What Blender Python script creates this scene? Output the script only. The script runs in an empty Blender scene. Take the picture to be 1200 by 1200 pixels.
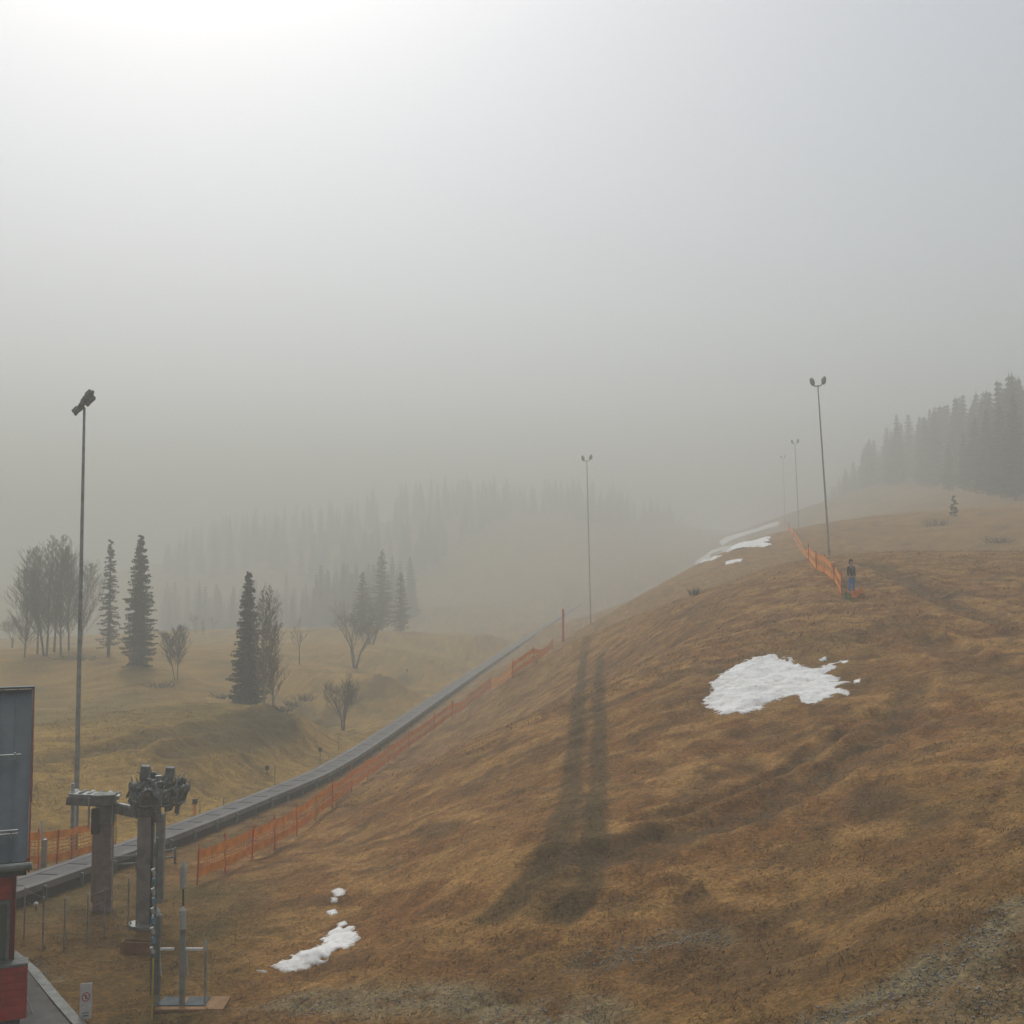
import bpy, bmesh, math, random
import numpy as np
from mathutils import Vector, Matrix

scene = bpy.context.scene
col = scene.collection
R = math.radians
F = 1287.0                       # focal length in photograph pixels (1200 wide)
CZ = 9.5                         # camera height above the lift yard
PITCH = R(3.6)

# ---------------------------------------------------------------- camera
cam = bpy.data.objects.new('camera', bpy.data.cameras.new('camera'))
col.objects.link(cam)
cam.data.sensor_width = 36; cam.data.lens = 36 * F / 1200
cam.data.clip_start = 0.5; cam.data.clip_end = 6000
cam.location = (0, 0, CZ); cam.rotation_euler = (R(90) + PITCH, 0, 0)
scene.camera = cam

# ---------------------------------------------------------------- sky, sun, exposure
SUN_EL, SUN_AZ = 50, -20          # azimuth measured from the view direction, negative = left
w = bpy.data.worlds.new('World'); scene.world = w; w.use_nodes = True
nt = w.node_tree; nt.nodes.clear()
sky = nt.nodes.new('ShaderNodeTexSky'); sky.sky_type = 'NISHITA'; sky.sun_disc = False
sky.sun_elevation = R(SUN_EL); sky.sun_rotation = R(SUN_AZ)
sky.dust_density = 3.0; sky.air_density = 1.0
hsv = nt.nodes.new('ShaderNodeHueSaturation'); hsv.inputs['Saturation'].default_value = 0.42
bg = nt.nodes.new('ShaderNodeBackground'); bg.inputs['Strength'].default_value = 0.128
wo = nt.nodes.new('ShaderNodeOutputWorld')
nt.links.new(sky.outputs[0], hsv.inputs['Color']); nt.links.new(hsv.outputs[0], bg.inputs[0]); nt.links.new(bg.outputs[0], wo.inputs[0])
sl = bpy.data.lights.new('sun', 'SUN'); sl.energy = 1.5; sl.angle = R(14); sl.color = (1, .97, .92)
so = bpy.data.objects.new('sun', sl); col.objects.link(so)
az = R(SUN_AZ); el = R(SUN_EL)
sd = Vector((math.sin(az) * math.cos(el), math.cos(az) * math.cos(el), math.sin(el)))
so.rotation_euler = (-sd).to_track_quat('-Z', 'Y').to_euler(); so.location = (-20, 30, 60)
scene.view_settings.view_transform = 'Standard'; scene.view_settings.look = 'None'
scene.view_settings.exposure = 0.12; scene.view_settings.gamma = 1.0
scene.view_settings.use_curve_mapping = False
cy = scene.cycles
cy.use_denoising = True; cy.max_bounces = 8; cy.volume_bounces = 4; cy.diffuse_bounces = 2
cy.transparent_max_bounces = 12; cy.use_adaptive_sampling = True; cy.adaptive_threshold = 0.02

# ---------------------------------------------------------------- noise
def vnoise(x, y, seed=0):
    xi = np.floor(x).astype(np.int64); yi = np.floor(y).astype(np.int64)
    fx = x - xi; fy = y - yi
    fx = fx * fx * (3 - 2 * fx); fy = fy * fy * (3 - 2 * fy)
    def h(a, b):
        n = (a * 374761393 + b * 668265263 + seed * 974634777) & 0xffffffff
        n = ((n ^ (n >> 13)) * 1274126177) & 0xffffffff
        return ((n ^ (n >> 16)) & 0xffff) / 65535.0
    return (h(xi, yi) * (1 - fx) + h(xi + 1, yi) * fx) * (1 - fy) + (h(xi, yi + 1) * (1 - fx) + h(xi + 1, yi + 1) * fx) * fy
def fbm(x, y, o=4, seed=0, g=.5):
    s = 0; a = 1; t = 0
    x = np.asarray(x, float); y = np.asarray(y, float)
    for k in range(o):
        s = s + a * vnoise(x * 2 ** k + 17.3 * k, y * 2 ** k - 9.1 * k, seed + k); t += a; a *= g
    return s / t
def sstep(a, b, v):
    t = np.clip((v - a) / (b - a), 0, 1); return t * t * (3 - 2 * t)

# ---------------------------------------------------------------- terrain height
def ray(px, py):
    u = (px - 600) / F; v = (600 - py) / F
    return (u, math.cos(PITCH) - v * math.sin(PITCH), math.sin(PITCH) + v * math.cos(PITCH))
def wy(Y):
    Y = np.asarray(Y, float); q = np.maximum(Y - 58, 0); return Y + q * q / (q + 20)
def pix(px, py, Y, dz=0):
    Y = float(wy(Y))
    d = ray(px, py); k = Y / d[1]
    return (d[0] * k, Y, CZ + d[2] * k + dz)
CP = [pix(*a) for a in [
    (0,1200,23.8),(300,1200,23.5),(600,1200,22.5),(900,1200,20),(1200,1200,18),
    (20,1100,29),(168,1085,30.5),(120,1065,32),(231,1037,34.7),(88,1008,38),(330,1110,28.5),(450,1080,29.5),
    (20,1050,33.0),(200,997,41),(300,955,49),(640,738,157),(700,716,190),
    (150,930,49),(80,888,53),(200,868,57),(330,838,66),(240,940,49),(400,850,68),(480,790,88),(470,760,108),
    (120,830,72),(40,850,66),(100,800,79),(60,767,86),(0,770,84),(130,770,86),(165,780,81),(210,797,80),(250,800,84),
    (250,760,110),(240,738,130),(350,736,130),(320,832,70),(320,790,86),(400,765,100),(450,742,120),
    (412,928,51.5),(322,998,40.5),(509,860,73),
    (600,1000,30),(450,1000,35),(500,900,47),(600,850,53),(600,790,72),(700,750,76),(700,800,60),(750,700,88),
    (750,1000,29),(750,1100,25),(600,1100,26),(900,1100,24),(1100,1100,21),
    (900,1000,28),(900,900,34.5),(1050,900,31.5),(800,800,44),(900,800,42),(1000,800,41.5),(900,740,49),(800,720,62),
    (1000,697,56),(972,657,78),(937,631,139),(918,612,200),(900,665,74),(860,641,112),(820,662,98),(840,690,74),
    (1200,1000,24),(1200,850,33),(1100,800,39),(1200,750,44),(1100,700,54),(1200,700,54),(1200,650,76),(1090,650,82),(1200,592,105),(1100,603,120),(1000,603,165),
]]
def anc(x, y, z):
    k = float(wy(y)) / y if y > 0 else 1.0
    return (x * k, y * k, CZ + (z - CZ) * k)
CP += [anc(*a) for a in [(-60,105,2.6),(-30,112,2.5),(-100,90,3),(-45,120,3),(-120,160,0),(-60,200,-2),(-10,190,5),(20,240,12),(-20,300,26),(20,330,30),
       (60,300,22),(70,400,22),(100,170,29),(150,200,25),(80,220,30),(200,120,26),(120,90,22),(-200,300,0),(-300,100,0),
       (0,12,.6),(-25,12,0),(30,8,2.5),(0,-60,0),(-80,0,0),(80,0,10),(-90,50,1),(60,40,11),(160,440,22),(-60,440,16),(-260,440,8),(300,440,22),(-420,-60,0),(420,-60,20),(300,200,24)]]
for px_, py_ in ((250,960),(300,938),(350,915),(420,880),(460,856),(491,834),(530,806),(575,774),(621,744)):
    Yc = 19.5 / (.155 - (px_ - 600) / F); CP.append(pix(px_, py_, Yc, -.45))
CP = np.array(CP)
def tps_fit(P, lam=2e-4):
    xy = P[:, :2] / 60; n = len(P)
    r = np.linalg.norm(xy[:, None] - xy[None], axis=2)
    K = np.where(r > 0, r * r * np.log(np.maximum(r, 1e-9)), 0) + lam * np.eye(n)
    A = np.zeros((n + 3, n + 3)); A[:n, :n] = K; A[:n, n] = 1; A[:n, n + 1:] = xy; A[n, :n] = 1; A[n + 1:, :n] = xy.T
    return np.linalg.solve(A, np.r_[P[:, 2], 0, 0, 0])
TW = tps_fit(CP)
def tps(x, y):
    x = np.asarray(x, float) / 60; y = np.asarray(y, float) / 60
    out = TW[-3] + TW[-2] * x + TW[-1] * y
    for i in range(len(CP)):
        r2 = (x - CP[i, 0] / 60) ** 2 + (y - CP[i, 1] / 60) ** 2
        out = out + TW[i] * .5 * r2 * np.log(np.maximum(r2, 1e-12))
    return out
def axis(lo, hi, d, far_lo, far_hi, g=1.055):
    a = list(np.arange(lo, hi, d)); s = d
    v = a[-1]
    while v < far_hi: s = min(s * g, 14); v += s; a.append(v)
    s = d; v = a[0]; b = []
    while v > far_lo: s = min(s * g, 14); v -= s; b.append(v)
    return np.array(b[::-1] + a)
GX = axis(-17, 24, .17, -560, 560); GY = axis(17, 66, .17, -60, 850, 1.04)
XX, YY = np.meshgrid(GX, GY)
ZZ = tps(XX, YY)
# conveyor line in plan and its graded bed
CU = np.arange(27., 240., 1.); CY = wy(CU); CX = (-19.5 + .155 * CU) / CU * CY
_pc = sorted([pix(p_, q_, 19.5 / (.155 - (p_ - 600) / F), -.45) for p_, q_ in ((20,1040),(60,1026),(100,1015),(150,1000),(200,980),(250,960),(300,938),(350,915),(380,900),(420,880),(460,856),(491,834),(530,806),(575,774),(621,744),(640,733),(665,716))], key=lambda a: a[1])
_pc = np.array(_pc); _k = np.polyfit(np.log(_pc[:, 1]), _pc[:, 2], 4)
def conv_z(y): return np.polyval(_k, np.log(np.clip(y, 29, 400)))
def side_of(x, y): return x - np.interp(y, CY, CX)
_s = np.abs(side_of(XX, YY)); _w = sstep(5.5, 1.3, _s) * sstep(26, 30, YY) * sstep(400, 350, YY)
ZZ = ZZ * (1 - _w) + conv_z(YY) * _w
# tussocks and small unevenness
rough = sstep(-30, -14, XX + 0 * YY) * .6 + .4
yard = sstep(-6, -8.5, XX) * sstep(42, 34, YY)
amp = (1 - .7 * yard) * (1 - .8 * sstep(1.6, .8, _s))
ZZ = ZZ + amp * (.30 * (fbm(XX / 5, YY / 5, 3, 5) - .5) + .24 * (fbm(XX / 1.3, YY / 1.1, 3, 9) - .5) * rough + .15 * (fbm(XX / .5, YY / .4, 2, 12) - .5) * rough)
def height(x, y):
    x = np.asarray(x, float); y = np.asarray(y, float)
    i = np.clip(np.searchsorted(GX, x) - 1, 0, len(GX) - 2); j = np.clip(np.searchsorted(GY, y) - 1, 0, len(GY) - 2)
    fx = (x - GX[i]) / (GX[i + 1] - GX[i]); fy = (y - GY[j]) / (GY[j + 1] - GY[j])
    return (ZZ[j, i] * (1 - fx) + ZZ[j, i + 1] * fx) * (1 - fy) + (ZZ[j + 1, i] * (1 - fx) + ZZ[j + 1, i + 1] * fx) * fy
TY = np.concatenate([np.arange(14, 80, .04), np.arange(80, 820, .25)])
def at(px, py):
    """where the line of sight first meets the ground"""
    d = ray(px, py); k = TY / d[1]
    zz = CZ + d[2] * k - height(d[0] * k, TY)
    b = np.nonzero(zz < 0)[0]
    n = b[0] if len(b) else int(np.argmin(zz))
    return Vector((d[0] * k[n], TY[n], float(height(d[0] * k[n], TY[n]))))
def on(px, Y):
    Y = float(wy(Y)); x = (px - 600) / F * Y; return Vector((x, Y, float(height(x, Y))))

# ---------------------------------------------------------------- materials
def mat(name, color, rough=.8, metal=0, var=.25, scale=6, bump=0, spec=.3, attr=None, tint=None):
    m = bpy.data.materials.new(name); m.use_nodes = True; t = m.node_tree; L = t.links.new
    b = t.nodes['Principled BSDF']; b.inputs['Roughness'].default_value = rough; b.inputs['Metallic'].default_value = metal
    b.inputs['Specular IOR Level'].default_value = spec
    tc = t.nodes.new('ShaderNodeTexCoord'); n = t.nodes.new('ShaderNodeTexNoise'); n.inputs['Scale'].default_value = scale; n.inputs['Detail'].default_value = 6
    L(tc.outputs['Object'], n.inputs['Vector'])
    mr = t.nodes.new('ShaderNodeMapRange'); mr.inputs['From Min'].default_value = .3; mr.inputs['From Max'].default_value = .7
    mr.inputs['To Min'].default_value = 1 - var; mr.inputs['To Max'].default_value = 1 + var
    L(n.outputs['Fac'], mr.inputs['Value'])
    mx = t.nodes.new('ShaderNodeVectorMath'); mx.operation = 'SCALE'
    if attr:
        a = t.nodes.new('ShaderNodeAttribute'); a.attribute_name = attr; L(a.outputs['Color'], mx.inputs[0])
    else: mx.inputs[0].default_value = color[:3]
    L(mr.outputs[0], mx.inputs['Scale']); L(mx.outputs[0], b.inputs['Base Color'])
    if bump:
        bp = t.nodes.new('ShaderNodeBump'); bp.inputs['Strength'].default_value = bump; bp.inputs['Distance'].default_value = .03
        L(n.outputs['Fac'], bp.inputs['Height']); L(bp.outputs[0], b.inputs['Normal'])
    return m
M = dict(
    steel=mat('galvanised_steel', (.30,.32,.31), .55, .5, .3, 4),
    dsteel=mat('dark_steel', (.16,.175,.165), .6, .4, .35, 5),
    pale=mat('pale_paint', (.42,.45,.43), .6, 0, .15, 5),
    white=mat('white_paint', (.65,.65,.62), .6, 0, .15, 8),
    orange=mat('orange_plastic', (.9,.33,.04), .6, 0, .25, 3),
    redor=mat('red_orange_plastic', (.60,.07,.02), .6, 0, .25, 3),
    yellow=mat('yellow_paint', (.5,.36,.05), .6, 0, .2, 3),
    red=mat('red_boards', (.36,.03,.02), .6, 0, .3, 3, .15),
    darkred=mat('dark_red_paint', (.13,.022,.018), .7, 0, .3, 3),
    railgrey=mat('dull_grey_rail', (.17,.165,.16), .8, .1, .3, 1.2),
    roof=mat('grey_roof_sheet', (.055,.075,.09), .42, .25, .25, 2.2),
    dark=mat('dark_rubber', (.025,.027,.027), .7, 0, .3, 4),
    concrete=mat('weathered_concrete', (.24,.20,.175), .9, 0, .3, 5, .3),
    matgrey=mat('grey_rubber_mat', (.10,.12,.125), .85, 0, .3, 6),
    belt=mat('grey_belt', (.12,.12,.12), .75, 0, .25, 1.5, .1),
    wood=mat('raw_timber', (.30,.17,.08), .85, 0, .3, 5, .2),
    paving=mat('grey_paving', (.13,.135,.13), .9, 0, .25, 3, .3),
    snow=mat('old_snow', (.80,.80,.775), .75, 0, .07, 6, .8, .3, attr='tone'),
    bark=mat('grey_bark', (.085,.075,.06), .95, 0, .35, 4, .3),
    twig=mat('bare_twigs', (.10,.088,.072), .95, 0, .3, 2),
    birch=mat('pale_birch_bark', (.28,.24,.16), .9, 0, .5, 5, .2),
    birchtwig=mat('birch_twigs', (.17,.145,.10), .95, 0, .3, 2),
    needle=mat('spruce_needles', (.022,.034,.02), .9, 0, .5, 1.3, 0, .1),
    needle2=mat('grey_spruce_needles', (.042,.045,.032), .9, 0, .5, 1.3, 0, .1),
    skin=mat('skin', (.45,.27,.2), .6, 0, .08),
    hair=mat('dark_hair', (.02,.016,.013), .7, 0, .3, 20),
    jacket=mat('dark_brown_jacket', (.035,.028,.022), .85, 0, .3, 12),
    jeans=mat('blue_jeans', (.06,.22,.55), .85, 0, .3, 12),
    scarf=mat('grey_scarf', (.30,.30,.30), .9, 0, .2, 15),
    blue=mat('faded_blue_rope', (.15,.28,.36), .8, 0, .3, 6),
    green=mat('green_plastic', (.14,.2,.08), .7, 0, .3, 4),
    lens=mat('lamp_glass', (.12,.13,.13), .2, 0, .1, 4, 0, .6),
)
gm = bpy.data.materials.new('window_glass'); gm.use_nodes = True; gb = gm.node_tree.nodes['Principled BSDF']
gb.inputs['Base Color'].default_value = (.08,.11,.095,1); gb.inputs['Roughness'].default_value = .12; M['glass'] = gm

# ---------------------------------------------------------------- mesh helpers
class MB:
    def __init__(s): s.v = []; s.f = []
    def add(s, vs, fs):
        o = len(s.v); s.v += [tuple(v) for v in vs]; s.f += [tuple(i + o for i in f) for f in fs]; return s
    def box(s, c, d, rz=0, ry=0, rx=0):
        m = Matrix.Translation(c) @ Matrix.Rotation(rz, 4, 'Z') @ Matrix.Rotation(ry, 4, 'Y') @ Matrix.Rotation(rx, 4, 'X')
        vs = [m @ Vector((x * d[0] / 2, y * d[1] / 2, z * d[2] / 2)) for x in (-1, 1) for y in (-1, 1) for z in (-1, 1)]
        return s.add(vs, [(0,1,3,2),(4,6,7,5),(0,4,5,1),(2,3,7,6),(0,2,6,4),(1,5,7,3)])
    def tube(s, pts, rad, n=8, caps=True):
        pts = [Vector(p) for p in pts]
        if not hasattr(rad, '__len__'): rad = [rad] * len(pts)
        o = len(s.v); vs = []
        for i, p in enumerate(pts):
            t = (pts[min(i + 1, len(pts) - 1)] - pts[max(i - 1, 0)])
            t = t.normalized() if t.length > 1e-9 else Vector((0, 0, 1))
            a = t.cross(Vector((0, 0, 1)) if abs(t.z) < .9 else Vector((1, 0, 0))).normalized(); b = t.cross(a)
            for k in range(n):
                q = 2 * math.pi * k / n; vs.append(p + (a * math.cos(q) + b * math.sin(q)) * rad[i])
        fs = []
        for i in range(len(pts) - 1):
            for k in range(n):
                k2 = (k + 1) % n; fs.append((i * n + k, i * n + k2, (i + 1) * n + k2, (i + 1) * n + k))
        if caps: fs.append(tuple(range(n))[::-1]); fs.append(tuple((len(pts) - 1) * n + k for k in range(n)))
        return s.add(vs, fs)
    def ell(s, c, r, n=10, m=6):
        vs = [(c[0], c[1], c[2] - r[2])]
        for j in range(1, m):
            a = math.pi * j / m - math.pi / 2
            for k in range(n):
                q = 2 * math.pi * k / n
                vs.append((c[0] + r[0] * math.cos(a) * math.cos(q), c[1] + r[1] * math.cos(a) * math.sin(q), c[2] + r[2] * math.sin(a)))
        vs.append((c[0], c[1], c[2] + r[2])); fs = []
        for k in range(n): fs.append((0, 1 + (k + 1) % n, 1 + k))
        for j in range(m - 2):
            for k in range(n): k2 = (k + 1) % n; fs.append((1 + j * n + k, 1 + j * n + k2, 1 + (j + 1) * n + k2, 1 + (j + 1) * n + k))
        e = len(vs) - 1
        for k in range(n): fs.append((e, 1 + (m - 2) * n + k, 1 + (m - 2) * n + (k + 1) % n))
        return s.add(vs, fs)
    def build(s, name, m, parent=None, bevel=0, smooth=False):
        me = bpy.data.meshes.new(name); me.from_pydata(s.v, [], s.f); me.update()
        me.materials.append(M[m] if isinstance(m, str) else m)
        if smooth: me.polygons.foreach_set('use_smooth', [True] * len(me.polygons))
        o = bpy.data.objects.new(name, me); col.objects.link(o)
        if parent is not None: o.parent = parent
        if bevel:
            b = o.modifiers.new('bevel', 'BEVEL'); b.width = bevel; b.segments = 2; b.limit_method = 'ANGLE'
        return o
def np_mesh(name, V, Fc, m, parent=None, colors=None, smooth=False, normals=None):
    me = bpy.data.meshes.new(name); k = Fc.shape[1]
    me.vertices.add(len(V)); me.vertices.foreach_set('co', np.ascontiguousarray(V, np.float32).ravel())
    me.loops.add(Fc.size); me.loops.foreach_set('vertex_index', np.ascontiguousarray(Fc, np.int32).ravel())
    me.polygons.add(len(Fc)); me.polygons.foreach_set('loop_start', np.arange(0, Fc.size, k, dtype=np.int32))
    if smooth: me.polygons.foreach_set('use_smooth', np.ones(len(Fc), bool))
    me.update(calc_edges=True)
    if colors is not None:
        a = me.color_attributes.new('tone', 'FLOAT_COLOR', 'POINT')
        a.data.foreach_set('color', np.ascontiguousarray(np.c_[colors, np.ones(len(V))], np.float32).ravel())
    if normals is not None: me.normals_split_custom_set_from_vertices(normals)
    me.materials.append(M[m] if isinstance(m, str) else m)
    o = bpy.data.objects.new(name, me); col.objects.link(o)
    if parent is not None: o.parent = parent
    return o
def tag(o, label=None, cat=None, group=None, kind=None):
    if label: o['label'] = label
    if cat: o['category'] = cat
    if group: o['group'] = group
    if kind: o['kind'] = kind
    return o
def empty(name, loc, rz=0):
    o = bpy.data.objects.new(name, None); col.objects.link(o); o.location = loc; o.rotation_euler = (0, 0, rz); o.empty_display_size = .3
    return o
def children(o): return [c for c in col.objects if c.parent == o]
def copy_tree(o, parent=None):
    c = o.copy(); col.objects.link(c)
    if parent is not None: c.parent = parent
    for ch in children(o): copy_tree(ch, c)
    return c

# ---------------------------------------------------------------- ground colour (what grows and what is bare where)
def line_w(pts): return np.array([at(*p)[:2] for p in pts])
def dist_line(x, y, P):
    d = np.full(np.shape(x), 1e9); T = np.zeros(np.shape(x))
    n = len(P) - 1
    for i in range(n):
        a = P[i]; b = P[i + 1]; ab = b - a; l2 = max(ab @ ab, 1e-9)
        t = np.clip(((x - a[0]) * ab[0] + (y - a[1]) * ab[1]) / l2, 0, 1)
        q = np.hypot(x - a[0] - t * ab[0], y - a[1] - t * ab[1])
        T = np.where(q < d, (i + t) / n, T); d = np.minimum(d, q)
    return d, T
def in_poly(x, y, P):
    """signed distance, positive inside"""
    P = np.asarray(P); d, _ = dist_line(x, y, np.vstack([P, P[:1]]))
    ins = np.zeros(np.shape(x), bool); n = len(P)
    for i in range(n):
        a = P[i]; b = P[(i + 1) % n]
        c = (a[1] > y) != (b[1] > y)
        with np.errstate(divide='ignore', invalid='ignore'):
            ins ^= c & (x < (b[0] - a[0]) * (y - a[1]) / (b[1] - a[1] + 1e-12) + a[0])
    return np.where(ins, d, -d)
TRK_L = line_w([(684,770),(680,800),(676,860),(668,930),(652,985),(615,1040),(585,1075)])
TRK_R = line_w([(702,770),(701,800),(702,860),(700,930),(698,990),(690,1040),(660,1075)])
TRK_M = line_w([(688,935),(685,980),(670,1025),(635,1062)])
TRK_F = line_w([(684,770),(698,740),(712,722)])
RUT = [line_w(p) for p in ([(640,1010),(720,1000),(800,975),(880,955),(950,920),(1010,880),(1050,850),(1070,800)],
                           [(760,960),(840,940),(930,900),(990,860),(1035,835)],
                           [(1015,660),(1050,672),(1090,695),(1130,715),(1200,735)],
                           [(1080,745),(1130,770),(1200,790)])]
SPOTS = [(line_w([p])[0], r, k) for p, r, k in [((1035,940),.9,.7),((880,905),.6,.5),((815,715),1.2,.5),((1110,695),1.2,.35),((1180,790),2.2,.35),((525,970),.8,.6),((1090,960),.6,.4),((910,865),.5,.4),((600,1170),1.6,.3),((1000,745),.9,.4),((1115,782),.6,.45),((960,750),1.0,.3),((690,955),.7,.4),((820,1090),.8,.4),((430,985),.9,.3),((540,890),.9,.35),((620,880),.5,.3)]]
GRAV = [(line_w(p), wd, k) for p, wd, k in [([(335,1175),(430,1180),(520,1172),(600,1190),(700,1200)],.75,.8),([(960,1200),(1040,1175),(1100,1140),(1150,1100),(1200,1055)],.5,.9),
        ([(1120,1200),(1200,1130)],1.0,.5),([(690,1135),(760,1110),(840,1098)],.5,.45),([(10,1125),(60,1150)],.5,.4)]]
DITCH = [line_w(p) for p in ([(60,888),(150,874),(240,856),(330,835),(360,828)],[(300,852),(400,830),(440,812),(480,792)],[(200,885),(280,868),(340,852)])]
SNOWC = line_w([(905,800)])[0]
def ground_color(x, y):
    x = np.asarray(x, float); y = np.asarray(y, float)
    wx = x + 1.0 * (fbm(x / 1.7, y / 1.7, 3, 31) - .5); wy = y + 1.0 * (fbm(x / 1.7, y / 1.7, 3, 47) - .5)
    def mix(c, k, col_): return c * (1 - k[..., None]) + np.array(col_) * k[..., None]
    a = fbm(wx / 6, wy / 6, 4, 1); b = fbm(wx / 1.1 + y * .5, wy / .8, 4, 2); c2 = fbm(wx / 2.6, wy / 2.0, 4, 3); f = fbm(x / .28, y / .22, 3, 4)
    C = np.zeros(x.shape + (3,)) + np.array((.185, .107, .050))
    C = mix(C, sstep(.44, .62, b) * .85, (.285, .190, .098))
    C = mix(C, sstep(.5, .7, c2) * .55, (.150, .078, .036))
    C = mix(C, sstep(.56, .68, fbm(wx / 1.4 - y * .3, wy / .9, 4, 6)) * .6, (.090, .060, .034))
    C = mix(C, sstep(.55, .75, a) * .35, (.200, .140, .060))
    # upper pistes: greener tan
    C = mix(C, sstep(48, 95, y) * .55, (.215, .150, .068))
    # lower right and bottom: darker brown
    C = mix(C, sstep(30, 19, y - .25 * np.maximum(x - 4, 0)) * .6, (.105, .075, .042))
    # meadow beyond the conveyor
    side = side_of(x, y)
    lm = sstep(.5, -.8, side) * sstep(30, 44, y)
    mead = np.zeros(x.shape + (3,)) + np.array((.275, .205, .085))
    mead = mix(mead, sstep(.45, .68, fbm(wx / 4, wy / 3, 4, 8)) * .6, (.165, .125, .048))
    mead = mix(mead, sstep(.6, .72, fbm(wx / 2, wy / 1.3, 4, 14)) * .5, (.105, .075, .04))
    holl = sstep(56, 62, y + .12 * (x + 20)) * sstep(90, 70, y) * sstep(-12, -17, x)
    mead = mix(mead, holl * .6, (.125, .110, .040))
    C = C * (1 - lm[..., None]) + mead * lm[..., None]
    for P in DITCH:
        d, t = dist_line(wx, wy, P); C = mix(C, sstep(1.5, .3, d) * .85 * (.5 + .5 * f), (.055, .048, .024))
    # trodden yard round the lift: mossy
    yd = sstep(-5.5, -8.5, wx + .1 * (y - 30)) * sstep(37.5, 34.5, wy) 
    C = mix(C, yd * .75, (.105, .080, .034)); C = mix(C, yd * sstep(.5, .7, c2) * .6, (.075, .068, .028))
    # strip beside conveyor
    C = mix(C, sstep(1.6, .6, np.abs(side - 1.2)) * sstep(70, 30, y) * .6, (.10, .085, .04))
    # worn lift track and vehicle ruts
    for P, w0, w1, k in ((TRK_L, .24, .55, .85), (TRK_R, .24, .42, .85), (TRK_M, .45, .6, .6), (TRK_F, .3, .3, .5)):
        d, t = dist_line(x + .25 * (wx - x), y + .25 * (wy - y), P); wd = w0 + (w1 - w0) * t
        C = mix(C, sstep(1.25, .65, d / wd) * k * (.8 + .3 * f), (.068, .052, .028))
    for P, wd, k in zip(RUT, (.75, .45, 1.0, .9), (.95, .8, .8, .5)):
        d, t = dist_line(wx, wy, P)
        C = mix(C, sstep(1.3, .3, d / wd) * k * sstep(.36, .58, b * .6 + f * .4) * (1 - .5 * sstep(.8, 1, t)), (.066, .048, .029))
    for p, r, k in SPOTS:
        d = np.hypot(wx - p[0], (wy - p[1]) * .7); C = mix(C, sstep(1.3, .3, d / r) * k * (.5 + f), (.066, .052, .032))
    for P, wd, k in GRAV:
        d, t = dist_line(wx, wy, P); C = mix(C, sstep(1.4, .4, d / wd) * k * sstep(.33, .52, f * .5 + b * .5), (.175, .170, .155))
    d = np.hypot((x - SNOWC[0]) * .8, y - SNOWC[1]); C = mix(C, sstep(4.2, 2.6, d) * .3, (.10, .075, .045))
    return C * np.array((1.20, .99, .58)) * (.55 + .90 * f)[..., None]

for P, wd in list(zip(RUT, (.75, .45, 1.0, .9))) + [(P_, .8) for P_ in DITCH]:
    d, t = dist_line(XX + .8 * (fbm(XX / 1.2, YY / 1.2, 2, 61) - .5), YY + .8 * (fbm(XX / 1.2, YY / 1.2, 2, 62) - .5), P)
    ZZ = ZZ - .13 * sstep(1.1, .4, d / wd) + .07 * sstep(.5, .1, np.abs(d / wd - 1.3)) + .10 * sstep(1.2, .6, d / wd) * (fbm(XX / .45, YY / .35, 2, 63) - .5)
n1, n2 = XX.shape
V = np.c_[XX.ravel(), YY.ravel(), ZZ.ravel()]
idx = np.arange(n1 * n2).reshape(n1, n2)
Q = np.c_[idx[:-1, :-1].ravel(), idx[:-1, 1:].ravel(), idx[1:, 1:].ravel(), idx[1:, :-1].ravel()]
gmat = mat('winter_grass_ground', (0,0,0), .95, 0, .5, 9, 1.0, .15, attr='tone')
t_ = gmat.node_tree
for n_ in t_.nodes:
    if n_.type == 'TEX_NOISE': n_.inputs['Detail'].default_value = 10; n_.inputs['Roughness'].default_value = .7
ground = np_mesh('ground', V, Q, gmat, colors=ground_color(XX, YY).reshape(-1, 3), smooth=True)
# straw streaks multiplied into the ground colour
mp_ = t_.nodes.new('ShaderNodeMapping'); mp_.inputs['Rotation'].default_value = (0, 0, .7); mp_.inputs['Scale'].default_value = (4.5, 17, 8)
st_n = t_.nodes.new('ShaderNodeTexNoise'); st_n.inputs['Scale'].default_value = 1.6; st_n.inputs['Detail'].default_value = 5; st_n.inputs['Distortion'].default_value = 1.2
rg_ = t_.nodes.new('ShaderNodeMapRange'); rg_.inputs['From Min'].default_value = .32; rg_.inputs['From Max'].default_value = .68; rg_.inputs['To Min'].default_value = .62; rg_.inputs['To Max'].default_value = 1.42
sc_ = t_.nodes.new('ShaderNodeVectorMath'); sc_.operation = 'SCALE'; pb_ = t_.nodes['Principled BSDF']
tc_ = [n_ for n_ in t_.nodes if n_.type == 'TEX_COORD'][0]; src_ = pb_.inputs['Base Color'].links[0].from_socket
t_.links.new(tc_.outputs['Object'], mp_.inputs[0]); t_.links.new(mp_.outputs[0], st_n.inputs['Vector']); t_.links.new(st_n.outputs['Fac'], rg_.inputs[0])
t_.links.new(src_, sc_.inputs[0]); t_.links.new(rg_.outputs[0], sc_.inputs['Scale']); t_.links.new(sc_.outputs[0], pb_.inputs['Base Color'])
tag(ground, 'brown winter grass slope rising into the fog', kind='structure')

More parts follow.
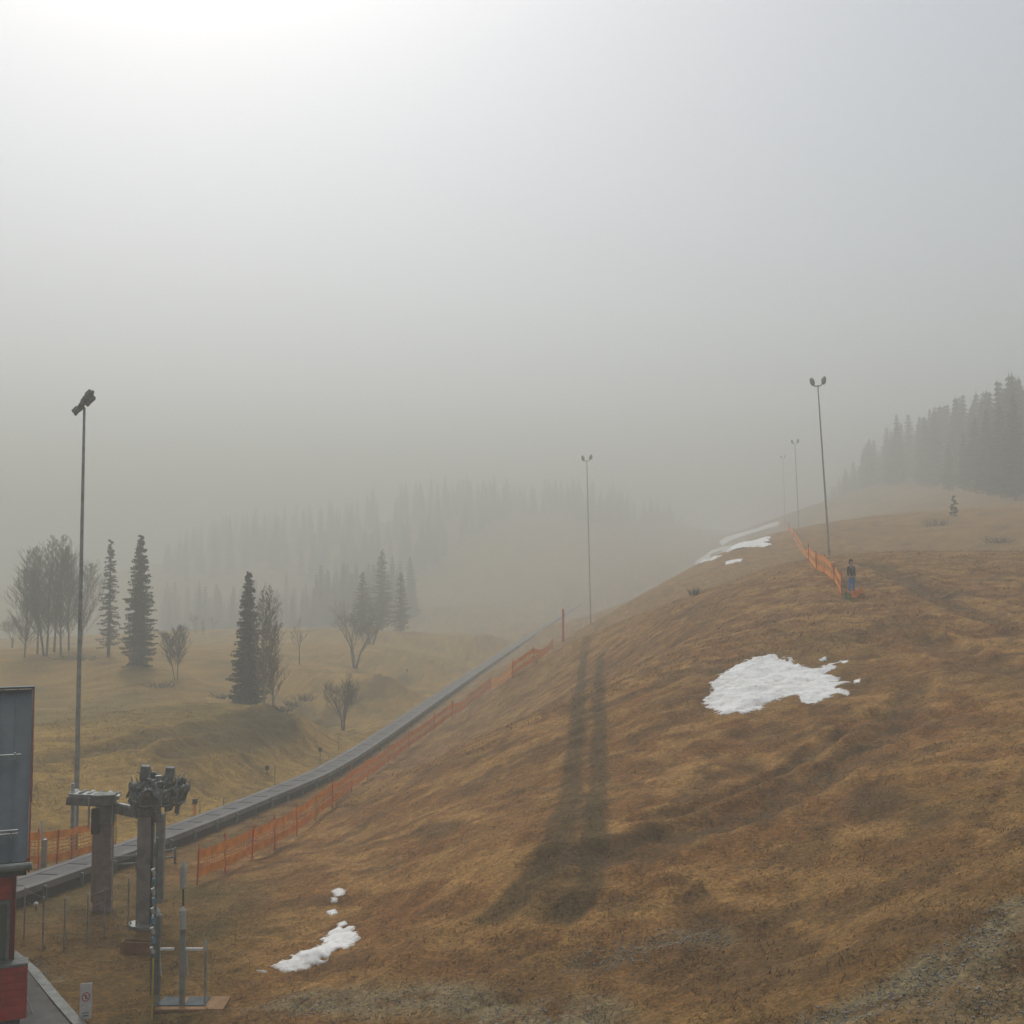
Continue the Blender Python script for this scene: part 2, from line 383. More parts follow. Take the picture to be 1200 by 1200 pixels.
# ---------------------------------------------------------------- matted dead grass
rng = np.random.default_rng(4)
def grass(n, ylo, yhi, h0, h1, wd, name, label):
    y = ylo * (yhi / ylo) ** rng.random(n); x = y * (rng.random(n) * 1.08 - .54) + rng.normal(0, .3, n)
    m = fbm(x / .6, y / .6, 3, 77); keep = rng.random(n) < sstep(.30, .62, m) * .9 + .1
    side = side_of(x, y); keep &= ~((np.abs(side) < .9)); keep &= ~((x < -8.6) & (y < 27))
    x = x[keep]; y = y[keep]; n = len(x)
    z = height(x, y); az_ = rng.normal(-.9, .9, n); ln = h0 + (h1 - h0) * rng.random(n) ** 2; lean = .78 + .2 * rng.random(n)
    dx = np.cos(az_) * lean * ln; dy = np.sin(az_) * lean * ln; dz = ln * np.sqrt(1 - lean ** 2 * .97)
    pw = az_ + 1.57; wx = np.cos(pw) * wd; wy = np.sin(pw) * wd
    V = np.stack([np.c_[x - wx, y - wy, z - .02], np.c_[x + wx, y + wy, z - .02], np.c_[x + dx, y + dy, z + dz]], 1).reshape(-1, 3)
    C = ground_color(x, y) * (1.0 + .7 * rng.random(n) ** 1.5)[:, None]
    C = np.repeat(C * np.array((1.08, 1.0, .92)), 3, axis=0)
    gx_ = (height(x + .4, y) - height(x - .4, y)) / .8; gy_ = (height(x, y + .4) - height(x, y - .4)) / .8
    N = np.c_[-gx_ + rng.normal(0, .25, n), -gy_ + rng.normal(0, .25, n), np.ones(n)]; N /= np.linalg.norm(N, axis=1)[:, None]
    g = np_mesh(name, V, np.arange(n * 3).reshape(-1, 3), gblade, colors=C, smooth=True, normals=np.repeat(N, 3, axis=0))
    tag(g, label, 'grass', kind='stuff')
gblade = mat('dead_grass_blades', (0,0,0), .9, 0, .15, 3, 0, .15, attr='tone')
_t = gblade.node_tree; _tr = _t.nodes.new('ShaderNodeBsdfTranslucent'); _mx = _t.nodes.new('ShaderNodeMixShader'); _mx.inputs[0].default_value = .5
_o = [n_ for n_ in _t.nodes if n_.type == 'OUTPUT_MATERIAL'][0]; _p = _t.nodes['Principled BSDF']
_t.links.new(_p.inputs['Base Color'].links[0].from_socket, _tr.inputs[0]); _t.links.new(_p.outputs[0], _mx.inputs[1]); _t.links.new(_tr.outputs[0], _mx.inputs[2]); _t.links.new(_mx.outputs[0], _o.inputs[0])
gstone = mat('gravel_stones', (0,0,0), .9, 0, .15, 3, 0, .15, attr='tone')
grass(170000, 17.5, 48, .05, .15, .012, 'matted_grass', 'matted dead brown grass on the slope')
grass(90000, 45, 110, .08, .30, .022, 'meadow_grass', 'rough brown meadow grass farther up the slope')
# pebbles on the gravel patches
def pebbles():
    pts = []
    for P, wd, k in GRAV:
        for _ in range(int(900 * k)):
            i = rng.integers(0, len(P) - 1); t = rng.random(); p = P[i] * (1 - t) + P[i + 1] * t + rng.normal(0, wd * .6, 2); pts.append(p)
    pts = np.array(pts); n = len(pts); z = height(pts[:, 0], pts[:, 1]); s = .012 + .028 * rng.random(n) ** 2
    o = np.array([(1,0,0),(0,1,0),(-1,0,0),(0,-1,0),(0,0,.8),(0,0,-.6)])
    V = (o[None] * (s[:, None] * (.7 + .6 * rng.random((n, 6))))[..., None] + np.c_[pts, z + s * .05][:, None]).reshape(-1, 3)
    f = np.array([(0,1,4),(1,2,4),(2,3,4),(3,0,4),(1,0,5),(2,1,5),(3,2,5),(0,3,5)])
    Fc = (f[None] + (np.arange(n) * 6)[:, None, None]).reshape(-1, 3)
    C = np.repeat((.17 + .16 * rng.random(n))[:, None] * np.array((1.05, .98, .86)), 6, axis=0)
    tag(np_mesh('gravel', V, Fc, gstone, colors=C), 'scattered grey gravel at the foot of the slope', 'gravel', kind='stuff')
pebbles()

# ---------------------------------------------------------------- snow remnants
def snow(outline, label, th=.04, cell=.05, nz=.3, group=None, sm=None):
    P = line_w(outline); lo = P.min(0) - .5; hi = P.max(0) + .5
    cell = max(cell, (hi - lo).max() / 300)
    x = np.arange(lo[0], hi[0], cell); y = np.arange(lo[1], hi[1], cell); X, Y = np.meshgrid(x, y)
    s = in_poly(X, Y, P) + nz * 1.6 * (fbm(X / .8, Y / .6, 4, 21, .65) - .5) + nz * 1.7 * (fbm(X / .17, Y / .14, 3, 22, .7) - .5)
    hgt = np.where(s > 0, th * (1 - np.exp(-s / .5)) + .012, np.maximum(s * .8, -.12))
    hgt = hgt + np.where(s > .1, .035 * (fbm(X / .45, Y / .45, 4, 23) - .5) * sstep(0, .5, s), 0)
    Z = height(X, Y) + hgt
    ok = s > -.12; idx = np.cumsum(ok.ravel()) - 1; I = idx.reshape(X.shape)
    q = ok[:-1, :-1] & ok[:-1, 1:] & ok[1:, 1:] & ok[1:, :-1]
    Fc = np.c_[I[:-1, :-1][q], I[:-1, 1:][q], I[1:, 1:][q], I[1:, :-1][q]]
    dirt = sstep(.09, .0, s[ok]) * .6 + .18 * sstep(.52, .7, fbm(X[ok] / .7, Y[ok] / .5, 4, 55)) + .25 * sstep(.6, .75, fbm(X[ok] / .15, Y[ok] / .15, 2, 56))
    SC = np.array((.90, .90, .875)) * (1 - dirt[:, None]) + np.array((.34, .27, .20)) * dirt[:, None]
    V = np.c_[X[ok], Y[ok], Z[ok]]; c = V.mean(0); c[2] = height(c[0], c[1])
    o = np_mesh('snow_patch', V - c, Fc, 'snow', smooth=True, colors=SC); o.location = c
    tag(o, label, 'snow patch', group or 'snow remnants on the slope'); return o
snow([(825,823),(832,813),(833,803),(840,794),(855,784),(873,776),(885,771),(906,767),(913,772),(930,771),(937,780),(945,782),(955,783),(963,783),(972,777),(983,775),(972,786),(968,790),(981,795),(974,800),(998,799),(983,806),(997,812),(994,816),(980,813),(968,821),(955,825),(945,826),(935,823),(930,817),(920,817),(912,820),(900,823),(893,830),(875,835),(850,838),(835,832)],
     'large ragged white snow patch in the middle of the brown slope')
for o_, l_ in (([(986,775),(994,773),(993,777),(987,778)], 'tiny snow crumb off the upper right tip of the large snow patch'),
               ([(1000,797),(1008,796),(1008,800),(1001,801)], 'tiny snow crumb off the right tip of the large snow patch'),
               ([(960,772),(968,770),(969,774),(961,775)], 'small snow crumb above the right part of the large snow patch')):
    snow(o_, l_, .05, .03, .08)
snow([(318,1134),(333,1125),(352,1117),(368,1111),(378,1105),(382,1096),(390,1090),(402,1088),(412,1091),(420,1100),(416,1109),(405,1113),(394,1113),(386,1122),(370,1130),(355,1138),(335,1140)],
     'long ragged snow patch low on the slope right of the lift yard', .10, .05, .2)
for o_, l_ in (([(388,1044),(398,1040),(405,1044),(402,1050),(392,1051)], 'topmost of the small snow crumbs above the lower snow patch'),
               ([(388,1052),(395,1053),(394,1058),(389,1057)], 'tiny snow crumb just under the topmost one'),
               ([(383,1068),(393,1066),(395,1071),(387,1074)], 'small snow crumb midway above the lower snow patch'),
               ([(395,1083),(405,1079),(407,1084),(397,1087)], 'small flat snow crumb touching the lower snow patch'),
               ([(300,1137),(312,1136),(313,1140),(302,1140)], 'small snow crumb left of the lower snow patch')):
    snow(o_, l_, .06, .03, .06)
snow([(845,646),(852,643),(862,638),(880,635),(896,631),(900,627),(903,630),(909,632),(903,635),(905,640),(896,642),(880,642),(866,644),(852,648)],
     'bright broad snow strip near the fog at the top of the piste', .25, .1, .5)
snow([(843,636),(850,630),(868,625),(890,619),(905,613),(914,612),(912,616),(895,621),(875,627),(858,633),(846,640)], 'thin pale snow strip highest on the piste fading into fog', .35, .1, .5)
snow([(813,660),(818,656),(826,651),(832,646),(850,640),(864,638),(846,645),(833,650),(832,655),(846,651),(848,653),(832,658),(818,661)], 'stepped snow strip at the left edge of the upper piste', .2, .1, .4)
snow([(850,659),(860,656),(870,655),(869,658),(858,661),(850,662)], 'small separate snow sliver below the upper snow strips', .12, .06, .1)

# ---------------------------------------------------------------- haze is added at the very end
# ---------------------------------------------------------------- conveyor lift
def conv_pt(Y): 
    Y = float(wy(Y)); x = float(np.interp(Y, CY, CX)); return Vector((x, Y, float(conv_z(Y))))
cvr = empty('conveyor_lift', conv_pt(31))
tag(cvr, 'long grey conveyor lift running up along the foot of the slope', 'conveyor lift')
o0 = cvr.location.copy()
ys = list(np.arange(30.5, 60, 1.5)) + list(np.arange(60, 240, 4.0))
top = []
for Y in ys:
    p = conv_pt(Y); top.append(p)
def ribbon(name, m, off0, off1, z0, z1, y0=0):
    mb = MB(); nrm = Vector((1, -.155, 0)).normalized()
    vs = []
    for p in top:
        q = p - o0
        for (o, z) in ((off0, z0), (off1, z0), (off1, z1), (off0, z1)): vs.append(q + nrm * o + Vector((0, 0, z)))
    fs = []
    for i in range(len(top) - 1):
        for k in range(4): k2 = (k + 1) % 4; fs.append((4 * i + k, 4 * i + k2, 4 * i + 4 + k2, 4 * i + 4 + k))
    fs += [(3, 2, 1, 0), tuple(4 * (len(top) - 1) + k for k in range(4))]
    mb.add(vs, fs); return mb.build(name, m, cvr)
ribbon('belt', 'belt', -.33, .33, .44, .49)
mb = MB()
for i in range(70):
    p = conv_pt(30.8 + i * 1.7) - o0; mb.box(p + Vector((0,0,.494)), (.64,.05,.012), -.15)
tag(mb.build('belt_joint', 'dark', cvr), kind='stuff')
ribbon('side_beam', 'railgrey', .34, .62, .30, .50); mb = MB()
for i in range(70):
    p = conv_pt(30.8 + i * 1.7) - o0; mb.box(p + Vector((0,0,.494)), (.64,.05,.012), -.15)
tag(mb.build('belt_joint', 'dark', cvr), kind='stuff')
ribbon('side_beam', 'railgrey', -.62, -.34, .30, .50)
ribbon('under_frame', 'dark', -.5, .55, .02, .29)
mb = MB()
for i in range(0, 30):
    p = conv_pt(31 + i * 2.0) - o0
    mb.box(p + Vector((.66, -.1, .12)), (.1, .1, .6), .15); mb.box(p + Vector((-.66, .1, .12)), (.1, .1, .6), .15)
s_ = mb.build('support_foot', 'dsteel', cvr); s_['kind'] = 'stuff'

# rope / rail low in front of the conveyor at the yard
def rail_fence(pts, label, hs, posts_m, rail_m, nrails=2, r=.03):
    P = [at(*p) for p in pts]; c = P[0]; e = empty('rail_fence', c); tag(e, label, 'fence')
    for p in P: MB().tube([p - c - Vector((0,0,.1)), p - c + Vector((0,0,hs))], r).build('post', posts_m, e)
    for k in range(nrails):
        z = hs * (1 - k * .45) - .05
        MB().tube([p - c + Vector((0,-r*2,z)) for p in P], r * .8, 6).build('rail', rail_m, e)
    return e
rail_fence([(130,1022),(160,1020),(205,1012)], 'low dark rail between the lift pillars in front of the conveyor', .55, 'dsteel', 'dsteel', 2, .045)

# ---------------------------------------------------------------- orange net fences
def net_mesh(a, b, zt, zb, cell, w_, seed, dense=True):
    """net panel hung between two post points: strands with openings, sagging a little"""
    rnd = random.Random(seed); a = Vector(a); b = Vector(b); L = (b - a).length; mb = MB(); d = (b - a).normalized()
    def sag(t): return -.05 * L * .35 * 4 * t * (1 - t)
    n = max(3, int(L / .5))
    rows = []
    z = zb
    while z <= zt + 1e-6: rows.append(z); z += cell
    for z in rows:
        thick = w_ * (4.2 if (z > zt - cell * 1.5 or z < zb + cell * 1.5) else 1.0)
        vs = []; 
        for i in range(n + 1):
            t = i / n; p = a.lerp(b, t) + Vector((0, 0, z + sag(t) * (z / zt)))
            vs += [p + Vector((0, 0, -thick)), p + Vector((0, 0, thick))]
        mb.add(vs, [(2*i, 2*i+2, 2*i+3, 2*i+1) for i in range(n)])
    k = int(L / cell)
    for i in range(k + 1):
        t = i / max(k, 1); p = a.lerp(b, t)
        mb.add([p + Vector((0,0,zb + sag(t)*zb/zt)) - d*w_, p + Vector((0,0,zb + sag(t)*zb/zt)) + d*w_, p + Vector((0,0,zt + sag(t))) + d*w_, p + Vector((0,0,zt + sag(t))) - d*w_], [(0,1,2,3)])
    return mb
def net_fence(pts, label, hpost=1.25, zt=1.0, zb=.3, pm='redor', nm='orange', cell=.14, w_=.017, pr=.028, group=None, pts_world=None):
    P = pts_world or [at(*p) for p in pts]; c = P[0].copy(); e = empty('net_fence', c); tag(e, label, 'fence', group)
    for i, p in enumerate(P):
        q = p - c; rnd = random.Random(i); t = Vector((rnd.uniform(-.05, .05), rnd.uniform(-.05, .05), hpost * rnd.uniform(.95, 1.08)))
        m_ = pm if rnd.random() < .8 else 'yellow'
        MB().tube([q - Vector((0,0,.15)), q + t], [pr, pr * .85], 6).build('post', m_, e)
        if i < len(P) - 1:
            net_mesh(P[i] - c, P[i + 1] - c, zt, zb, cell, w_, i).build('net', nm, e)
    return e
net_fence([(231,1037),(264,1024),(295,1008),(322,996),(348,980),(370,963),(389,948),(412,928),(431,914),(455,897),(479,879),(509,858),(530,842),(550,828),(575,810),(600,795),(625,778),(648,762)],
          'long orange net fence on red stakes following the conveyor up the slope')
net_fence([(986,698),(978,682),(966,672),(957,668),(948,657),(940,648),(934,638),(930,631),(925,622),(919,614)],
          'orange net fence bending up the right side of the piste toward the fog', 1.15, 1.0, .12, cell=.16, w_=.018, pr=.04)
net_fence([(993,702),(1003,701),(1010,696)], 'short bit of orange and green net beside the standing person', 
          .42, .36, .04, pm='orange', cell=.12, w_=.02, pr=.035)
net_fence([(20,1018),(45,1017),(66,1014),(84,1010),(110,1003),(135,997)], 'faded orange net fence behind the conveyor near the floodlight mast', 1.25, 1.15, .2, nm='orange', cell=.13, w_=.016)
b_ = MB().ell((0,0,0), (.16,.16,.2)); bo = b_.build('marker_ball', 'white', None, smooth=True)
p_ = at(978,683); bo.location = p_ + Vector((-.05,-.1,1.0)); tag(bo, 'pale orange ball tied to the end of the right hand net fence', 'marker')
bo.data.materials[0] = mat('faded_orange', (.65,.33,.16), .6)

net_fence([(990,702),(997,704)], 'scrap of green net lying at the feet of the standing person', .4, .34, .04, pm='green', nm='green', cell=.12, w_=.02, pr=.03)
# thin marker stakes beyond the conveyor
def stake(px, py, hpx, label, head='box', m='dsteel', r=.03, grp='marker stakes beyond the conveyor'):
    p = at(px, py); h = hpx * p.y / F; e = empty('marker_stake', p); tag(e, label, 'stake', grp)
    MB().tube([(0,0,-.1),(0,0,h)], r, 6).build('pole', m, e)
    if head == 'box': MB().box((0,0,h), (.2,.12,.22)).build('head', 'dark', e, .02)
    elif head == 'flag': MB().box((.12,0,h - .15), (.24,.015,.2)).build('flag', 'orange', e)
    return e
stake(375,893,14,'dark headed stake just above the middle of the conveyor')
stake(313,908,8,'short dark headed stake in the meadow left of the conveyor')
stake(322,922,24,'thin bare stake in the meadow beside the short dark one', None, r=.02)
stake(397,880,20,'thin bare stake behind the conveyor above the dark headed one', None, r=.02)
stake(228,958,18,'orange and dark stake behind the conveyor right of the lift hangers','box','orange', .05)
stake(186,980,12,'small dark headed stake seen between lift pillar and conveyor','box','yellow', .05)
stake(234,964,25,'thin yellow stake behind the conveyor','x','yellow', .025)
stake(262,957,22,'thin stake behind the conveyor right of the yellow one','x','dsteel', .02)
stake(477,800,14,'small stake standing on the far meadow by the conveyor','box','dsteel', .03)
stake(660,752,38,'orange padded post low on the misty piste centre','x','redor', .12)
stake(660,700,12,'whitish short post high on the misty piste centre','x','white', .16)
stake(819,655,34,'faint thin post at the left edge of the upper piste','flag','redor', .05)

# ---------------------------------------------------------------- floodlight masts
def floodlight(base, H, r0, r1, lean, heads, label, hs=1.0):
    e = empty('floodlight_mast', base); tag(e, label, 'floodlight', 'floodlight masts along the piste')
    n = 8; pts = [Vector((lean * (k / n) * H, 0, H * k / n)) for k in range(n + 1)]; pts[0].z = -.3
    MB().tube(pts, [r0 + (r1 - r0) * k / n for k in range(n + 1)], 10).build('pole', 'steel', e, smooth=True)
    tp = pts[-1]
    MB().tube([Vector((0,0,-.1)), Vector((0,0,.12))], r0 * 2.2, 8).build('base_plate', 'concrete', e)
    if heads == 'twin':
        MB().tube([tp + Vector((-.38*hs,0,.12*hs)), tp + Vector((-.2*hs,0,-.08)), tp, tp + Vector((.2*hs,0,-.02)), tp + Vector((.42*hs,0,.25*hs))], .05*hs, 6).build('arm', 'dsteel', e)
        for sx in (-1, 1):
            c = tp + Vector((sx * .47 * hs, -.08, (.42 if sx > 0 else .3) * hs))
            h = MB().ell((0,0,0), (.20*hs,.20*hs,.38*hs)).build('lamp_head', 'dsteel', e, smooth=True); h.location = c; h.rotation_euler = (R(-12), R(12*sx), 0)
            l = MB().ell((0,-.13*hs,0), (.14*hs,.09*hs,.30*hs)).build('lens', 'lens', h, smooth=True)
    else:
        MB().tube([tp + Vector((-.34,0,-.28)), tp + Vector((.32,0,.62))], .05, 6).build('cross_bar', 'dsteel', e)
        for k, (dx, dz) in enumerate([(-.26,-.16),(-.14,.0),(-.02,.12),(.04,.30),(.16,.40),(.20,.22),(.28,.56),(.32,.36)]):
            h = MB().box((0,0,0), (.20,.24,.32)).build('lamp_head', 'dsteel', e, .04); h.scale = (.85, .85, .85); h.location = tp + Vector((dx * .85, -.05 if k % 2 else -.18, dz * .85)); h.rotation_euler = (R(-25), R(35), R(20 * (k % 3 - 1)))
            MB().box((0,-.13,0), (.16,.02,.26)).build('lens', 'lens', h)
    return e
bp = at(88,1008)
fm = floodlight(bp, 525 * bp.y / F, .10, .045, -.004, 'bank', 'tall floodlight mast with a slanted lamp bank left behind the lift station')
MB().tube([(-.02,-.2,.35),(-.02,-.2,1.1),(-.02,-.2,2.4)], [.09,.09,.09], 10).build('cable_guard', 'pale', fm)
for px, py, tpy, lean, s, lb in ((972,657,452,-.05,1.0,'nearest twin headed floodlight mast right of the piste by the net fence end'),(937,631,520,-.03,1.05,'second twin headed floodlight mast half lost in the fog'),
                             (921,613,537,-.02,1.0,'farthest floodlight mast barely visible in the fog'),(692,722,540,-.02,1.05,'misty floodlight mast standing alone over the middle of the piste')):
    b_ = {972: on(972,78), 937: on(937,130), 921: on(921,175), 692: on(692,105)}[px]
    d = ray(px, tpy); ztop = CZ + d[2] * b_.y / d[1]
    floodlight(b_, ztop - b_.z, .085, .05, lean, 'twin', lb, s)

# ---------------------------------------------------------------- drag lift station
# left concrete pillar with machine head
pb = at(120,1067); s = pb.y / F
st = empty('drag_lift_station', pb); tag(st, 'grey drag lift station with two pillars, crossbeam and parked tow hangers', 'lift station')
hL = 108 * s
MB().box((0,0,hL/2 - .1), (.50,.5,hL + .2), .25).build('left_pillar', 'concrete', st, .02).name = 'pillar'
MB().box((-.30,.05,hL*.55), (.05,.5,hL*.9), .25).build('cable_duct', 'steel', st)
MB().box((.05,-.05,hL + .02), (.52,.6,.5), .25).build('motor_housing', 'dsteel', st, .03)
MB().box((-.12,-.36,hL - .1), (.22,.12,.7), .25).build('gearbox', 'dark', st, .02)
MB().box((.10,-.30,hL + .5), (.6,.5,.3), .25).build('motor_housing', 'dsteel', st, .03)
zr = (1067 - 936) * s
MB().box((-.25,-.1,zr), (1.35,.5,.10), .25, .10).build('roller_frame', 'steel', st, .01)
for k in range(6):
    MB().tube([(-.8 + k*.22,-.42 + k*.055,zr + .07 - k*.022),(-.84 + k*.22,.1 + k*.055,zr + .07 - k*.022)], .075, 10).build('roller', 'dsteel' if k % 2 else 'pale', st, smooth=True)
MB().box((-.25,-.38,zr - .14), (1.3,.06,.22), .25, .10).build('guide_plate', 'dsteel', st)
MB().tube([(-.84,-.2,zr - .9),(-.84,-.2,zr + .35)], .05, 8).build('guide_pipe', 'pale', st)
MB().tube([(-.3,-.4,hL - .3),(-.3,-.4,zr)], .03, 8).build('guide_pipe', 'pale', st)
MB().tube([(.32,-.3,hL*.55),(.32,-.3,zr - .1)], .015, 6).build('guide_pipe', 'pale', st)
# right pillar
p2 = at(168,1086); q = p2 - pb; s2 = p2.y / F; hR = 126 * s2
MB().box(q + Vector((.02,0,hR/2)), (.40,.34,hR), .12).build('pillar', 'steel', st, .02)
MB().box(q + Vector((.37,.15,hR*.6)), (.22,.25,hR*.8), .12).build('pillar', 'steel', st, .02)
MB().tube([q + Vector((.255,-.2,0)), q + Vector((.255,-.2,hR))], .028, 6).build('cable', 'dark', st)
MB().tube([q + Vector((0,0,-.1)), q + Vector((0,0,.10))], .40, 12).build('foot_ring', 'steel', st, .02)
for k in range(6):
    a_ = k * math.pi / 3 + .4; MB().tube([q + Vector((.33*math.cos(a_),.33*math.sin(a_),.08)), q + Vector((.33*math.cos(a_),.33*math.sin(a_),.17))], .025, 6).build('bolt', 'pale', st)
zb_ = (1080 - 957) * s2
MB().box(Vector((.1,-.02,zb_ + .0)).lerp(q + Vector((.3,0,zb_ + q.z * 0)), .5), (q.x + .9, .22, .26), math.atan2(q.y, q.x)).build('crossbeam', 'dsteel', st, .02)
MB().box(Vector((.1,-.14,zb_ + .15)).lerp(q + Vector((.3,0,zb_ + .15)), .5), (q.x + .7, .10, .05), math.atan2(q.y, q.x)).build('handrail', 'steel', st)
cx = q + Vector((.30,.1,0)); zc = (1086 - 935) * s2
MB().box(q + Vector((.02,0,hR + .28)), (.5,.42,.62), .12).build('bearing_head', 'dsteel', st, .03)
MB().box(q + Vector((.0,-.23,hR + .52)), (.45,.05,.06), .12).build('lamp_strip', 'pale', st)
ring = [cx + Vector((.72*math.cos(a), .72*math.sin(a), zc - .25)) for a in np.linspace(0, 2*math.pi, 25)]
MB().tube(ring, .035, 6).build('magazine_rail', 'dsteel', st)
ring = [cx + Vector((.45*math.cos(a), .45*math.sin(a), zc + .1)) for a in np.linspace(0, 2*math.pi, 21)]
MB().tube(ring, .05, 6).build('bull_wheel', 'dsteel', st)
for k in range(4): MB().tube([cx + Vector((0,0,zc + .1)), cx + Vector((.45*math.cos(k*1.57),.45*math.sin(k*1.57),zc + .1))], .03, 6).build('wheel_spoke', 'dsteel', st)
MB().tube([cx + Vector((0,0,zc - .6)), cx + Vector((0,0,zc + .45))], .09, 8).build('wheel_shaft', 'steel', st)
# tow hanger: spring drum, arm, clamp
hb = MB(); hb.tube([(-.05,0,.02),(.05,0,.02)], .125, 12).box((0,0,-.14), (.10,.09,.28)); hm = hb.build('spring_drum', 'dsteel', st, smooth=False)
arm = MB().tube([(0,0,-.34),(0,0,-.1),(0,0,.1),(0,.02,.24),(.03,.02,.28)], .019, 5).build('hanger_arm', 'steel', hm)
lid = MB().tube([(.06,0,.02),(.075,0,.02)], .05, 10).build('drum_cap', 'steel', hm)
rr = random.Random(8); first = True
for k in range(46):
    a = k * 2.399; rad = .22 + .60 * math.sqrt((k + .5) / 46)
    z = zc + .38 - .5 * (rad - .3) / .5 + rr.uniform(-.32, .28)
    h_ = hm if first else copy_tree(hm, st); first = False
    h_.location = cx + Vector((rad * math.cos(a) * .95, rad * math.sin(a), z)); h_.rotation_euler = (rr.uniform(-.4, .4), rr.uniform(-.5, .5), a + rr.uniform(-.5, .5)); k_ = rr.uniform(.75, 1.15); h_.scale = (k_, k_, k_)
for dx, dz in ((-.34, .56), (.34, .52)):
    MB().box(cx + Vector((dx,-.1,zc + dz)), (.24,.26,.36), .2, .1).build('sheave_box', 'dsteel', st, .03)
    MB().tube([cx + Vector((dx*.3,0,zc + .1)), cx + Vector((dx,-.1,zc + dz))], .04, 6).build('sheave_arm', 'dsteel', st)

# ---------------------------------------------------------------- boarding gate
gb_ = at(213,1182); s3 = gb_.y / F; e = empty('boarding_gate', gb_); tag(e, 'boarding gate of grey posts on two dark mats over a pale board', 'gate')
def gx(px): return (px - 213) * s3
MB().box((gx(224), .12, .04), (78*s3, .75, .07), .02).build('base_board', 'wood', e, .01)
MB().box((gx(198), .16, .085), (24*s3, .5, .03), .02).build('mat', 'matgrey', e, .005); MB().box((gx(228), .16, .085), (24*s3, .5, .03), .02).build('mat', 'matgrey', e, .005)
for px, w_, h_, y_ in ((183, .10, 104, .05), (213, .11, 106, .0), (238, .05, 68, .1)):
    t = MB(); H_ = h_ * s3
    t.box((gx(px), y_, H_/2), (w_, w_, H_)); t.build('post', 'steel', e, .01)
    MB().tube([(gx(px), y_ - .03, H_ - .32 if w_ > .08 else H_ - .1),(gx(px), y_ - .03, H_ + .08),(gx(px), y_ - .03, H_ + .16)], [w_*.62, w_*.62, .01], 8).build('post_cap', 'pale', e)
MB().box((gx(181.5), .04, 60*s3), (.2, .2, 88*s3), .1).build('side_panel', 'dsteel', e, .02)
for x0, x1 in ((185, 203), (216, 236)):
    MB().box((gx((x0 + x1)/2), .0, 66*s3), ((x1 - x0)*s3, .05, .05)).build('gate_bar', 'white', e)
    MB().tube([(gx(x0 + 1), 0, 65*s3), (gx(x0 + 4), -.03, 37*s3)], .02, 6).build('hanging_rod', 'pale', e)
lp = at(215,1092); e = empty('signal_post', lp); tag(e, 'thin dark post with a pointed pale head behind the boarding gate', 'post'); s4 = lp.y / F
MB().tube([(0,0,-.05),(-.03,0,50*s4)], .028, 8).build('pole', 'dark', e)
MB().tube([(-.03,0,48*s4),(-.03,0,50*s4),(-.03,0,73*s4),(-.03,0,80*s4)], [.05,.085,.085,.01], 10).build('head', 'pale', e)
lp = at(178,1196); e = empty('wrapped_pole', lp); s4 = lp.y / F; tag(e, 'tall thin pole wrapped in faded blue and white tape in front of the lift pillar', 'pole')
MB().tube([(0,0,-.1),(0,0,70*s4)], .022, 8).build('pole', 'yellow', e)
MB().tube([(0,0,70*s4),(0.03,0,130*s4),(.04,0,205*s4)], .026, 8).build('upper_pole', 'dsteel', e)
for k in range(9):
    z = (75 + k * 11) * s4; MB().tube([(0,0,z),(-.03 + .03*(k % 2),-.03,z + .13)], .045, 6).build('tape_wrap', 'blue' if k % 2 else 'pale', e)
tr = at(162,1116); e = empty('wooden_trough', tr); s4 = tr.y / F; tag(e, 'low wooden box lying on the grass left of the boarding gate', 'trough')
for yy in (-.12, .14):
    MB().box((-8*s4, yy, .14), (17*s4, .03, .30), -.06).build('plank', 'wood', e, .005); MB().box((10*s4, yy - .02, .14), (17*s4, .03, .28), -.06).build('plank', 'wood', e, .005)
MB().box((-18*s4,.02,.14), (.03,.28,.3)).build('end_board', 'wood', e, .005); MB().box((19*s4,-.02,.14), (.03,.28,.3)).build('end_board', 'wood', e, .005)
MB().box((1*s4,-.15,.14), (.05,.03,.3)).build('batten', 'wood', e)

# thin wire fence in the yard, left
P = [(30,1095),(50,1105),(75,1108),(102,1092),(122,1118),(140,1090)]
e = empty('wire_fence', at(30,1095)); c0 = e.location.copy(); tag(e, 'thin grey wire fence across the mossy yard beside the hut', 'fence')
prev = None
for i, (a, b) in enumerate([(28,1098),(50,1110),(75,1112),(102,1106),(122,1098),(150,1085)]):
    p = at(a, b) - c0; MB().tube([p - Vector((0,0,.1)), p + Vector((0,0,1.25))], .02, 6).build('post', 'steel', e)
    if prev is not None:
        for z in (.3,.6,.9,1.2): MB().tube([prev + Vector((0,0,z)), p + Vector((0,0,z))], .004, 4).build('wire', 'steel', e)
    prev = p
# grey post with pale light on it, left in front of conveyor
gp = at(51,1026); e = empty('grey_post', gp); s4 = gp.y / F; tag(e, 'stout grey post with a thin pale rod on top next to the hut roof', 'post')
MB().box((0,0,20*s4), (.16,.16,42*s4), .2).build('post', 'steel', e, .01).name = 'shaft'
MB().tube([(-.05,0,40*s4),(-.12,0,62*s4)], .03, 6).build('rod', 'pale', e)
gp = at(42,1066); e = empty('yard_lamp', gp); tag(e, 'small pale knob on a short stub in the moss by the hut', 'lamp')
MB().tube([(0,0,-.05),(0,0,.1)], .03, 6).build('stub', 'steel', e); MB().ell((0,0,.15), (.07,.07,.06)).build('knob', 'white', e)

